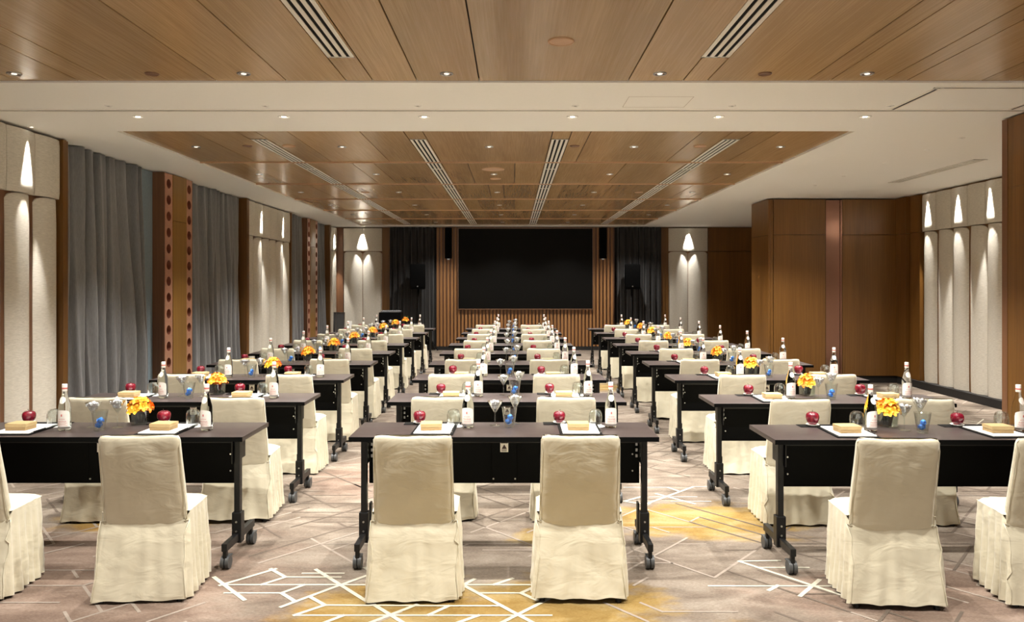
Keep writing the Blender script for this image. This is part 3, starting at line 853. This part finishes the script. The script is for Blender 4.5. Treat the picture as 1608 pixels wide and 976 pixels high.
# ------------------------------------------------------------------ CHAIR PROTOTYPES (origin: floor, centre)
def interp(tab, x):
    for (a, fa_), (b_, fb_) in zip(tab[:-1], tab[1:]):
        if x <= b_:
            t = (x - a) / (b_ - a); t = max(0, min(1, t)); t = t * t * (3 - 2 * t) if False else t
            return fa_ + (fb_ - fa_) * t
    return tab[-1][1]
def make_chair(seed):
    c = empty('banquet_chair'); sd = seed * 13.7; rg = random.Random(seed)
    # backrest cover : rounded slab leaning to the rear
    bm = bmesh.new(); NX = 30
    zs = [0.385, .40, .42, .45, .48, .52, .57, .62, .67, .72, .76, .79, .815, .832, .843, .848]
    loops = []
    for z in zs:
        t = (z - .385) / (.848 - .385)
        hw = .207 - .009 * t
        yr = -.098 - .097 * t
        th = .058 - .012 * t
        if z > .81:
            k = (z - .81) / .038; sh = math.sqrt(max(0, 1 - min(1, k) ** 2)); th2 = th * (.25 + .75 * sh); yr += (th - th2) / 2; th = th2
            hw -= .012 * (1 - sh)
        lp = []
        for i in range(NX):              # rear face, left to right
            u = -1 + 2 * i / (NX - 1)
            bul = .010 * (1 - u * u) * math.sin(PI * min(1, t * 1.05))
            wr = .0045 * nz(u * 2.2 + sd, z * 7, 1) + .0028 * nz(u * 5 + z * 9 + sd, z * 14, 2)
            if t < .3: wr += .006 * math.sin(z * 150 + u * u * 3) * (.3 - t) * 2
            zz = z + (-.03 * (1 - u * u) * max(0, 1 - t * 5)) + (.006 * u * u if z > .8 else 0) - (.004 * nz(u * 2, sd, 5) if z > .8 else 0)
            edge = .012 * max(0, abs(u) - .9) / .1
            lp.append((u * hw, yr - bul + wr + edge, zz))
        for i in range(NX):              # front face, right to left
            u = 1 - 2 * i / (NX - 1)
            edge = .012 * max(0, abs(u) - .9) / .1
            zz = z + (.006 * u * u if z > .8 else 0) - (.004 * nz(u * 2, sd, 5) if z > .8 else 0)
            lp.append((u * hw, yr + th - edge + .003 * nz(u * 3, z * 6, sd), zz))
        loops.append(lp)
    loft(bm, loops, 0, True, True, True)
    bmesh.ops.recalc_face_normals(bm, faces=bm.faces)
    BK = obj('backrest_cover', bm, CLOTH, c, True)
    bm = bmesh.new()
    for s_ in (-1, 1):
        pts = []
        for z in zs[1:-1]:
            t = (z - .385) / (.848 - .385); pts.append(Vector((s_ * (.207 - .009 * t - (.010 if z > .84 else 0)), -.098 - .097 * t + .010 - (.004 if z < .8 else -.006), z)))
        lps = []
        for q, p in enumerate(pts):
            lps.append([p + Vector((.0026 * math.cos(a * PI / 3), .0026 * math.sin(a * PI / 3), 0)) for a in range(6)])
        bm = bmesh.new(); loft(bm, lps, 0, True, True, True)
        bmesh.ops.recalc_face_normals(bm, faces=bm.faces)
        obj('piping', bm, CLOTH, BK, True)
    # skirt: loop of points round the seat, lofted to the floor
    bm = bmesh.new(); NP = 132
    def rr(s, hw, yr, yf, rad):
        """point on rounded rectangle perimeter, s in 0..1 starting rear centre going +x"""
        w = 2 * hw; d = yf - yr; P = 2 * (w + d); q = (s * P + 0) % P
        if q < hw: p = (q, yr); seg = 0; tt = q / hw
        elif q < hw + d: p = (hw, yr + q - hw); seg = 1
        elif q < hw + d + w: p = (hw - (q - hw - d), yf); seg = 2
        elif q < hw + 2 * d + w: p = (-hw, yf - (q - hw - d - w)); seg = 3
        else: p = (-hw + (q - hw - 2 * d - w), yr); seg = 0
        x, y = p
        cx = max(-hw + rad, min(hw - rad, x)); cy2 = max(yr + rad, min(yf - rad, y))
        dx, dy = x - cx, y - cy2; l = math.hypot(dx, dy)
        if abs(x) > hw - rad and (y < yr + rad or y > yf - rad) and l > rad:
            x, y = cx + dx / l * rad, cy2 + dy / l * rad
        return x, y, seg
    lev = [0, .04, .1, .18, .27, .37, .48, .6, .72, .83, .92, .97, 1.0]
    loops = []
    for t in lev:
        lp = []
        hw = .222 + .016 * t; yr = -.092 - .098 * t ** .85; yf = .188 + .01 * t
        for i in range(NP):
            s = i / NP
            x, y, seg = rr(s, hw, yr, yf, .014)
            ztop = .44 if seg != 0 else .405
            rear_tuck = (1 - t) ** 2
            if seg == 0: x *= (.93 + .07 * t)
            z = ztop * (1 - t) + (.014 if seed != 3 else .026) * t
            ang = math.atan2(y, x)
            side = seg in (1, 3)
            fold = (.015 if side else (.004 if seg == 0 else .010)) * (t ** .8) * math.sin(ang * (26 if side else 13) + sd + 2.0 * nz(x * 6, y * 6, sd))
            wr = .007 * nz(x * 9 + sd, y * 9 + t * 2, z * 4) * min(1, t * 4) + .004 * nz(x * 22, y * 22 + sd, z * 16) * min(1, t * 4)
            if seg == 0:
                wr += .016 * nz((x + z * .7) * 5 + sd, (x - z) * 4, 3.3) * math.sin(PI * min(1, t))
            l = math.hypot(x, y) or 1
            k = fold + wr
            if seg == 1: x += k
            elif seg == 3: x -= k
            elif seg == 2: y += k
            else: y -= k
            z += .004 * math.sin(ang * 9 + sd) * t
            lp.append((x, y, z))
        loops.append(lp)
    loft(bm, loops, 0, True)
    bmesh.ops.recalc_face_normals(bm, faces=bm.faces)
    SK = obj('skirt', bm, CLOTH, c, True)
    for s_ in (1, -1):
        lps = []
        for lp in loops[1:]:
            p = min(lp, key=lambda q: (q[0] - s_ * .25) ** 2 + (q[1] + .22) ** 2)
            p = Vector(p) + Vector((s_ * .001, -.001, 0))
            lps.append([p + Vector((.0028 * math.cos(a * PI / 3), .0028 * math.sin(a * PI / 3), 0)) for a in range(6)])
        bm = bmesh.new(); loft(bm, lps, 0, True, True, True)
        bmesh.ops.recalc_face_normals(bm, faces=bm.faces)
        obj('piping', bm, CLOTH, SK, True)
    # seat
    bm = bmesh.new(); n1, n2 = 16, 14; rows = []
    for j in range(n2 + 1):
        v_ = -1 + 2 * j / n2; row = []
        for i in range(n1 + 1):
            u = -1 + 2 * i / n1
            e = max(abs(u), abs(v_))
            z = .470 - .030 * (e ** 6) + .006 * (1 - u * u) * (1 - v_ * v_) + .004 * nz(u * 3 + sd, v_ * 3, 0)
            row.append(bm.verts.new((u * .222, .050 + v_ * .140, z)))
        rows.append(row)
    for a, b_ in zip(rows[:-1], rows[1:]):
        for i in range(n1): bm.faces.new((a[i], a[i + 1], b_[i + 1], b_[i]))
    obj('seat_cover', bm, CLOTH, c, True)
    for (x_, y_) in ((-.195, -.155), (.195, -.155), (-.195, .165), (.195, .165)):
        bm = bmesh.new(); tube(bm, (x_, y_, .004), (x_ * .95, -.03 if y_ < 0 else .14, .36), .011, .011, 10); tube(bm, (x_, y_, 0), (x_, y_, .016), .016, .014, 12)
        obj('leg', bm, BLACK, c)
    return freeze(c)
chairs0 = [make_chair(s_) for s_ in (1, 2, 3, 4)]

# ------------------------------------------------------------------ TABLEWARE PROTOTYPES (origin: table surface)
def make_bottle():
    b0 = empty('water_bottle')
    prof = [(0, .003), (.028, .001), (.034, .004), (.0355, .012), (.0355, .125), (.034, .145), (.029, .168), (.0215, .192), (.0155, .215), (.0132, .235), (.0132, .262), (0, .262)]
    bm = bmesh.new(); lathe(bm, prof, 28); obj('bottle_body', bm, WATER, b0, True)
    bm = bmesh.new(); lathe(bm, [(.0142, .236), (.0148, .239), (.0148, .276), (.0135, .280), (0, .280)], 24); obj('cap', bm, CREAMPAPER, b0, True)
    bm = bmesh.new(); lathe(bm, [(.0151, .250), (.0153, .251), (.0153, .258), (.0151, .259)], 20); obj('cap_band', bm, PINK, b0, True)
    def wrap(bm_, r_of_z):
        pass
    # arched body label, wrapped on the side towards the seat (-y)
    bm = bmesh.new(); NUv = 22; half = .048
    rows = []
    for j in range(9):
        row = []
        for i in range(NUv + 1):
            s_ = -half + 2 * half * i / NUv
            top = .104 + .022 * math.sqrt(max(0, 1 - (s_ / half) ** 2)) - .012 * (abs(s_ / half) > .98)
            z = .026 + (top - .026) * j / 8
            a = s_ / .0362 - PI / 2
            rr_ = .0362 if z < .125 else .0362 - (z - .125) * .075
            row.append(bm.verts.new((rr_ * math.cos(a), rr_ * math.sin(a), z)))
        rows.append(row)
    for a, b_ in zip(rows[:-1], rows[1:]):
        for i in range(NUv): bm.faces.new((a[i], a[i + 1], b_[i + 1], b_[i]))
    lab = obj('label', bm, CREAMPAPER, b0, True)
    # lettering on the label
    bm = bmesh.new()
    for (txt, size, z_) in (('ACQUA', .0105, .068), ('PANNA', .0155, .051)):
        cu = bpy.data.curves.new('t', 'FONT'); cu.body = txt; cu.size = size; cu.align_x = 'CENTER'
        to = bpy.data.objects.new('t', cu); COL.objects.link(to)
        dg = bpy.context.evaluated_depsgraph_get(); dg.update()
        me = bpy.data.meshes.new_from_object(to.evaluated_get(dg))
        tmp = bmesh.new(); tmp.from_mesh(me)
        bmesh.ops.triangulate(tmp, faces=tmp.faces)
        mp_ = {v_: bm.verts.new((.0366 * math.cos(v_.co.x / .0366 - PI / 2), .0366 * math.sin(v_.co.x / .0366 - PI / 2), z_ + v_.co.y)) for v_ in tmp.verts}
        for f_ in tmp.faces: bm.faces.new([mp_[v_] for v_ in f_.verts])
        tmp.free(); bpy.data.objects.remove(to); bpy.data.curves.remove(cu); bpy.data.meshes.remove(me)
    for (z_, w_) in ((.044, .030), (.040, .024), (.032, .034)):
        for i in range(10):
            a0 = (-w_ + 2 * w_ * i / 10) / .0366 - PI / 2; a1 = (-w_ + 2 * w_ * (i + .7) / 10) / .0366 - PI / 2
            quad(bm, [(.0366 * math.cos(a0), .0366 * math.sin(a0), z_), (.0366 * math.cos(a1), .0366 * math.sin(a1), z_), (.0366 * math.cos(a1), .0366 * math.sin(a1), z_ + .002), (.0366 * math.cos(a0), .0366 * math.sin(a0), z_ + .002)])
    quad(bm, [(-.004, -.0367, .088), (.004, -.0367, .088), (.004, -.0367, .101), (-.004, -.0367, .101)])
    obj('lettering', bm, PINK, lab)
    # oval neck label
    bm = bmesh.new(); ctr = bm.verts.new((0, -.0245, .185)); ring = []
    for i in range(20):
        a = 2 * PI * i / 20; s_ = .019 * math.cos(a); z_ = .185 + .021 * math.sin(a)
        rr_ = (.0345 if z_ < .168 else .0345) - max(0, z_ - .16) * .30 + .0008
        ring.append(bm.verts.new((rr_ * math.sin(s_ / rr_), -rr_ * math.cos(s_ / rr_), z_)))
    ctr.co = (0, -.0292, .185)
    for i in range(20): bm.faces.new((ctr, ring[i], ring[(i + 1) % 20]))
    obj('neck_label', bm, CREAMPAPER, b0, True)
    return freeze(b0)
bottle0 = make_bottle()
def shell(name, prof, mat, parent=None, seg=28):
    bm = bmesh.new(); lathe(bm, prof, seg); return obj(name, bm, mat, parent, True)
tumbler0 = freeze(shell('tumbler', [(.036, .001), (.0375, .001), (.0405, .03), (.0425, .055), (.041, .078), (.034, .096), (.02, .105), (0, .107), (0, .102), (.019, .100), (.032, .091), (.0395, .075), (.041, .055), (.039, .03), (.036, .001)], GLASS))
bm = bmesh.new(); lathe(bm, [(0, .0012), (.049, .0012), (.05, .0006), (.049, 0)], 28); coaster0 = freeze(obj('paper_coaster', bm, PAPER))
bm = bmesh.new(); lathe(bm, [(0, 0), (.028, 0), (.030, .003), (.040, .009), (.0405, .011), (.029, .006), (0, .005)], 28); dish0 = freeze(obj('small_dish', bm, CHINA, None, True))
bm = bmesh.new()
lathe(bm, [(0, .006), (.006, .003), (.014, .0005), (.022, .004), (.030, .014), (.0365, .028), (.0395, .043), (.0385, .057), (.033, .068), (.024, .0745), (.014, .0735), (.006, .067), (0, .063)], 28)
for v_ in bm.verts:
    a = math.atan2(v_.co.y, v_.co.x); v_.co.x *= 1 + .018 * math.cos(5 * a); v_.co.y *= 1 + .018 * math.cos(5 * a)
apple0 = obj('apple', bm, APPLE, None, True)
bm = bmesh.new(); tube(bm, (0, 0, .063), (.002, 0, .077), .0013, .0012, 6); tube(bm, (.002, 0, .077), (.006, .001, .088), .0012, .0018, 6); obj('stem', bm, STEM, apple0); freeze(apple0)
bx = empty('kraft_box'); obj('base', B(-.062, .062, 0, .10, 0, .026, .001), KRAFT, bx); obj('lid', B(-.064, .064, -.002, .102, .020, .040, .0015), KRAFT_L, bx); box0 = freeze(bx)
nb = empty('notepad_folder')
bm = B(-.125, .125, 0, .325, 0, .006, .002); obj('cover', bm, BLACK_MATT, nb)
bm = B(-.108, .108, .018, .312, .0062, .012, .0008); obj('paper_pad', bm, PAPER, nb)
folder0 = freeze(nb)
pn = empty('pen'); bm = bmesh.new(); tube(bm, (0, 0, .005), (0, .115, .005), .0045, .0048, 10); obj('barrel', bm, BLACK, pn, 'auto'); bm = bmesh.new(); tube(bm, (0, -.012, .005), (0, 0, .005), .0015, .0045, 10); obj('tip', bm, STEEL, pn, 'auto')
obj('clip', B(-.0015, .0015, .075, .115, .0098, .0112), STEEL, pn); pen0 = freeze(pn)
mat0 = freeze(obj('leather_mat', B(-.18, .18, 0, .085, 0, .003, .001), BLACK_MATT))
martini0 = freeze(shell('martini_glass', [(0, .0015), (.034, .0015), (.035, .003), (.012, .006), (.0035, .012), (.003, .075), (.006, .082), (.0475, .152), (.0485, .1525), (.0475, .1535), (.006, .087), (0, .084)], GLASS))
cup0 = freeze(shell('tapered_glass', [(0, .001), (.029, .001), (.031, .004), (.0475, .122), (.0485, .1235), (.046, .122), (.029, .014), (0, .012)], GLASS))
def candy(name, mat, r_, tl=1.65):
    bm = bmesh.new(); bmesh.ops.create_icosphere(bm, subdivisions=2, radius=r_)
    for v_ in bm.verts:
        v_.co *= 1 + .22 * nz(v_.co.x * 90, v_.co.y * 90, v_.co.z * 90)
    for s_ in (-1, 1):
        K = 10; l0 = [(s_ * r_ * .8, math.cos(2 * PI * i / K) * r_ * .2, math.sin(2 * PI * i / K) * r_ * .2) for i in range(K)]
        l1 = [(s_ * r_ * tl, math.cos(2 * PI * i / K) * r_ * (.75 if i % 2 else .5), math.sin(2 * PI * i / K) * r_ * (.75 if i % 2 else .5)) for i in range(K)]
        loft(bm, [l0, l1], 0)
    return freeze(obj(name, bm, mat))
sweet0 = candy('wrapped_sweet', SILVER, .0125)
blue0 = candy('wrapped_sweet', BLUEFOIL, .020, 1.2)
# flower vase
bloom_meshes = []
def petal_mesh(mat_i, k):
    bm = bmesh.new()
    for p in range(5):
        a = p * 2 * PI / 5 + k; rows = []
        for j in range(5):
            t = j / 4; row = []
            for i in range(4):
                u = -1 + 2 * i / 3
                w = .013 * math.sin(PI * (t * .8 + .12)); r_ = .004 + .030 * t; z = .012 * math.sin(t * PI * .75) + .004 * u * u + .004 * math.sin(p + t * 5)
                x = r_; y = u * w
                row.append(bm.verts.new((x * math.cos(a) - y * math.sin(a), x * math.sin(a) + y * math.cos(a), z)))
            rows.append(row)
        for q, s_ in zip(rows[:-1], rows[1:]):
            for i in range(3): bm.faces.new((q[i], q[i + 1], s_[i + 1], s_[i]))
    bmesh.ops.create_icosphere(bm, subdivisions=1, radius=.006, matrix=Matrix.Translation((0, 0, .008)))
    return bm
def make_vase(seed, green=False):
    rg = random.Random(seed); v0 = empty('flower_vase')
    bm = bmesh.new()
    w = .045
    def sq(h, z, r_=.008):
        pts = []
        for (cx, cy2, a0) in ((h - r_, h - r_, 0), (-h + r_, h - r_, PI / 2), (-h + r_, -h + r_, PI), (h - r_, -h + r_, 3 * PI / 2)):
            for q in range(4): a = a0 + q * PI / 6; pts.append((cx + r_ * math.cos(a), cy2 + r_ * math.sin(a), z))
        return pts
    loft(bm, [sq(w, .001), sq(w + .003, .085), sq(w, .0855), sq(w - .004, .010)], 0, True, True, True)
    obj('glass_vase', bm, GLASS_V, v0, 'auto')
    bm = bmesh.new()
    for i in range(9):
        a = i * 2 * PI / 9; x_, y_ = .026 * math.cos(a), .026 * math.sin(a)
        tube(bm, (x_ * .6, y_ * .6, .012), (x_, y_, .075), .010, .013, 7)
    obj('dark_leaves', bm, DARKLEAF, v0, True)
    bm = bmesh.new()
    for i in range(16 if green else 6):
        a = rg.uniform(0, 2 * PI); r_ = rg.uniform(.02, .05) * (1.6 if green else 1); z_ = rg.uniform(.12, .16) + (.05 if green else 0)
        p0 = Vector((r_ * .3 * math.cos(a), r_ * .3 * math.sin(a), .075)); p1 = Vector((r_ * 1.2 * math.cos(a), r_ * 1.2 * math.sin(a), z_)); sd2 = Vector((-math.sin(a), math.cos(a), 0)) * .008; md = p0.lerp(p1, .55)
        f_ = bm.faces.new([bm.verts.new(q) for q in (p0, md - sd2, p1, md + sd2)])
    obj('foliage', bm, LEAF, v0)
    for i in range(16):
        if i < 10: a = i * 2 * PI / 10 + rg.uniform(-.2, .2); r_ = .056; z_ = .10 + rg.uniform(-.012, .015)
        else: a = (i - 10) * 2 * PI / 6; r_ = .028; z_ = .135 + rg.uniform(-.006, .012)
        mi = [ORA, YEL, ORA, YEL, REDP if not green else YEL][rg.randrange(5)]
        if z_ > .12: mi = YEL if rg.random() < .75 else ORA
        key = (mi.name, i % 3)
        me = BLOOM.get(key)
        if me is None:
            o = obj('bloom', petal_mesh(0, i), mi, v0, True); BLOOM[key] = o.data
        else:
            o = link(bpy.data.objects.new('bloom', me)); o.parent = v0
        o.location = (r_ * math.cos(a), r_ * math.sin(a), z_)
        o.rotation_euler = (0, R(62 if i < 10 else 28), a)
    bmesh_hold = bmesh.new(); bmesh.ops.create_icosphere(bmesh_hold, subdivisions=2, radius=.046, matrix=Matrix.Translation((0, 0, .112)))
    obj('flower_heart', bmesh_hold, ORA, v0, True)
    return freeze(v0)
BLOOM = {}
vases0 = [make_vase(3), make_vase(8)]
vase_green = make_vase(5, True)

# ------------------------------------------------------------------ LAY OUT THE ROOM
used = set()
def place(proto, loc, rz=0.0, scale=None):
    """first use moves the prototype itself, later uses copy it"""
    if proto.name not in used:
        used.add(proto.name); proto.location = loc; proto.rotation_euler = (0, 0, rz)
        if scale: proto.scale = scale
        return proto
    return tree_copy(proto, loc, rz, scale if scale else (1, 1, 1))
ROWN = ['nearest', 'second-nearest', 'third-nearest', 'fourth-nearest', 'middle', 'fourth-farthest', 'third-farthest', 'second-farthest', 'farthest']
CNAME = {'L': 'left-hand', 'C': 'middle', 'R': 'right-hand'}
rc = [-.054, -.047, -.038, -.030, -.037, -.037, -.028, -.030, -.038]
rg = random.Random(21)
Z0 = TH + .0005
jobs = []     # copying must start after every prototype is untouched, so collect then place
for r_ in range(9):
    for c_ in 'LCR':
        Ye = 4.427 + 1.32 * r_
        if c_ == 'L': Xc = -2.47
        elif c_ == 'C': Xc = rc[r_]
        else: Xc = 2.39; Ye -= .08 if r_ < 2 else 0.02
        jobs.append((r_, c_, Xc, Ye))
def L(what, r_, c_, s_=None, tail=''):
    w = '%s, %s row, %s block' % (what, ROWN[r_], CNAME[c_])
    if s_: w = '%s, %s seat, %s row, %s block' % (what, s_, ROWN[r_], CNAME[c_])
    return w
for (r_, c_, Xc, Ye) in jobs:
    t = place(table0, (Xc, Ye, 0))
    tag(t, L('dark-topped black folding table on casters', r_, c_), 'table', 'training tables in three blocks')
    for s_, sx in (('left', -1), ('right', 1)):
        # chair
        cx = {'L': (-2.84, -1.915), 'C': (-.515, .345), 'R': (1.93, 2.74)}[c_][0 if sx < 0 else 1] + (rg.uniform(-.025, .025) if r_ else 0)
        rz = (rg.uniform(-4, 4) if r_ else {('L', -1): 3, ('L', 1): 4, ('C', -1): 1.2, ('C', 1): -1.0, ('R', -1): -4, ('R', 1): -6}[(c_, sx)])
        ch = place(chairs0[(r_ * 5 + ord(c_) + (1 if sx > 0 else 0)) % 4] if not (r_ == 0 and c_ == 'C') else chairs0[2 if sx > 0 else 0], (cx, Ye - .365 + (rg.uniform(-.02, .02) if r_ else 0), 0), R(rz))
        tag(ch, L('chair in a cream cloth cover', r_, c_, s_), 'chair', 'cream covered banquet chairs')
        # place setting; bottles stand right of each seat, folder before it
        jx, jy = rg.uniform(-.02, .02), rg.uniform(-.01, .01)
        px_ = {'C': (-.48, .40), 'L': (-2.96, -2.10), 'R': (1.99, 2.88)}[c_][0 if sx < 0 else 1] + jx * (1 if r_ else 0)
        fy = Ye + .045 + jy * (1 if r_ else 0)
        o = place(folder0, (px_, fy, Z0), R(rg.uniform(-2, 2))); tag(o, L('white notepad in a black folder', r_, c_, s_), 'notepad', 'notepads in black folders')
        o = place(pen0, (px_ + .117, fy + .05, Z0 + .006), R(rg.uniform(-6, 2))); tag(o, L('black pen beside the white notepad', r_, c_, s_), 'pen', 'black pens')
        o = place(box0, (px_ - .01, fy + .085, Z0 + .0125), R(rg.uniform(-5, 5))); tag(o, L('flat yellowish kraft box on the notepad', r_, c_, s_), 'box', 'kraft boxes on the notepads')
        o = place(mat0, (px_ - .03, Ye + .382, Z0), R(rg.uniform(-1, 1))); tag(o, L('thin black mat at the far table edge', r_, c_, s_), 'mat', 'black mats along the far edges')
        ax = px_ - .12 + rg.uniform(-.012, .012); ay = Ye + .42
        o = place(dish0, (ax, ay, Z0 + .003)); tag(o, L('small white dish under the apple', r_, c_, s_), 'dish', 'white dishes under the apples')
        sc = rg.uniform(.95, 1.05); o = place(apple0, (ax, ay, Z0 + .0085), rg.uniform(0, 6), (sc, sc, sc * rg.uniform(.94, 1.04))); tag(o, L('shiny dark red apple', r_, c_, s_), 'apple', 'red apples at the seats')
        gx = px_ + .108 + rg.uniform(-.008, .008) ; gy = Ye + .335
        o = place(coaster0, (gx + .01, gy, Z0 + .0005 if True else Z0)); tag(o, L('white paper coaster under upturned tumbler', r_, c_, s_), 'coaster', 'paper coasters under the tumblers')
        o = place(tumbler0, (gx, gy, Z0 + .002)); tag(o, L('upturned clear round tumbler', r_, c_, s_), 'glass', 'upturned tumblers')
        bx_ = px_ + {'C': .195, 'L': .24, 'R': .165}[c_] + rg.uniform(-.008, .008)
        by = Ye + {'C': .30, 'L': .21, 'R': .26}[c_]
        o = place(bottle0, (bx_, by, Z0), R(rg.uniform(-16, 16))); tag(o, L('clear glass bottle of water', r_, c_, s_), 'bottle', 'glass water bottles')
    # centre pieces
    if c_ == 'C':
        mg = [(-.06, .36, 1.0), (.065, .42, 1.16)]; cp = (.03, .305)
    elif c_ == 'L':
        mg = [(-.13, .303, 1.0), (.025, .293, 1.1)]; cp = (-.03, .193); vz = (.105, .415)
    else:
        mg = [(-.02, .285, 1.0), (.10, .335, 1.2)]; cp = (.045, .20); vz = (-.055, .425)
    ox = rg.uniform(-.03, .03) if r_ else 0
    for k, (dx, dy, sc) in enumerate(mg):
        gx, gy = Xc + dx + ox, Ye + dy
        o = place(martini0, (gx, gy, Z0), 0, (1, 1, sc)); sd_ = 'left' if k == 0 else 'right'
        tag(o, L('stemmed cocktail glass of silver sweets, %s of the pair' % sd_, r_, c_), 'glass', 'stemmed glasses of silver sweets')
        for q in range(5):
            a = q * 2 * PI / 4 + .4; rr_ = .017 if q < 4 else 0
            o = place(sweet0, (gx + rr_ * math.cos(a), gy + rr_ * math.sin(a), Z0 + (.141 if q < 4 else .118) * sc + (.006 if q % 2 else 0)), rg.uniform(0, 6), (1.15, 1.15, 1.15))
            tag(o, L('silver-wrapped sweet in the %s stemmed glass' % sd_, r_, c_), 'sweet', 'silver sweets, %s glass, %s row, %s block' % (sd_, ROWN[r_], CNAME[c_]))
    gx, gy = Xc + cp[0] + ox, Ye + cp[1]
    o = place(cup0, (gx, gy, Z0)); tag(o, L('tapered glass holding blue-wrapped sweets', r_, c_), 'glass', 'tapered glasses of blue sweets')
    for q, (dx, dz) in enumerate(((-.006, .036), (.005, .062))):
        o = place(blue0, (gx + dx, gy, Z0 + dz), rg.uniform(0, 6), (.8, .8, .95)); tag(o, L('blue-wrapped sweet in the tapered glass, %s one' % ('lower', 'upper')[q], r_, c_), 'sweet', 'blue-wrapped sweets')
    if c_ != 'C':
        o = place(vases0[r_ % 2], (Xc + vz[0] + ox, Ye + vz[1], Z0), R(rg.uniform(-25, 25)), (1.0, 1.0, 1.02))
        tag(o, L('square glass vase of orange and yellow flowers', r_, c_), 'flowers', 'flower vases on the tables')

# ------------------------------------------------------------------ BACK LEFT CORNER: equipment desk, rack, boards
root = empty('equipment_desk', (-2.55, 16.9, 0)); tag(root, 'dark narrow desk behind the last left-hand row by the black curtain', 'desk')
obj('desktop', B(-.55, .55, -.25, .25, .70, .735, .004), TOP, root)
obj('front_panel', B(-.52, .52, -.2, -.185, .25, .70), BLACK_SATIN, root)
for x_ in (-.5, .5):
    for y_ in (-.2, .2): obj('leg', B(x_ - .02, x_ + .02, y_ - .02, y_ + .02, 0, .70), BLACK, root)
root = empty('equipment_case', (-2.70, 16.9, Z0)); tag(root, 'black equipment case with grey mixer panel on the rear left desk', 'case')
obj('case', B(-.24, .24, -.2, .2, 0, .27, .01), BLACK_SATIN, root)
bm = B(-.2, .2, -.17, .17, .271, .30, .004)
for i in range(8):
    for j in range(3): tube(bm, (-.17 + i * .048, -.12 + j * .09, .30), (-.17 + i * .048, -.12 + j * .09, .315), .007, seg=8)
obj('mixer', bm, GREYKIT, root)
vase_green.location = (-2.36, 16.74, Z0); tag(vase_green, 'vase of yellow flowers with spiky green leaves behind the last left-hand row', 'flowers')
for k, (x_, w_) in enumerate(((-4.10, 'nearer the wall corner'), (-4.02, 'in front of the other'))):
    root = empty('display_board', (x_, 17.75 - k * .12, 0)); tag(root, 'tall grey framed board leaning in the far left corner, %s' % w_, 'board')
    m_ = Matrix.Rotation(R(-8), 4, 'Y') if False else Matrix.Rotation(R(-9), 4, 'X')
    bm = B(-.09, .09, -.008, .008, .02, .96); bm.transform(m_); obj('board', bm, GREYKIT, root)
    bm = bmesh.new()
    for (a, b_, c, d) in ((-.105, -.09, 0, .98), (.09, .105, 0, .98), (-.09, .09, 0, .02), (-.09, .09, .96, .98)): box(bm, a, b_, -.013, .013, c, d)
    bm.transform(m_); obj('frame', bm, STEEL, root)
bm = bmesh.new(); loft(bm, [[(-.05, -.04, 0), (.05, -.04, 0), (.05, -.035, 0), (-.05, -.035, 0)], [(-.05, -.002, .15), (.05, -.002, .15), (.05, .0, .146), (-.05, .0, .146)]], 0, True, True, True)
loft(bm, [[(-.05, .035, 0), (.05, .035, 0), (.05, .04, 0), (-.05, .04, 0)], [(-.05, 0, .146), (.05, 0, .146), (.05, .002, .15), (-.05, .002, .15)]], 0, True, True, True)
o = obj('tent_card', bm, PAPER, None, False, (-3.28, 4.427 + 1.32 * 8 + .3, Z0)); tag(o, 'blank white tent card on the farthest left-hand table', 'card')
print('objects', len(bpy.data.objects))
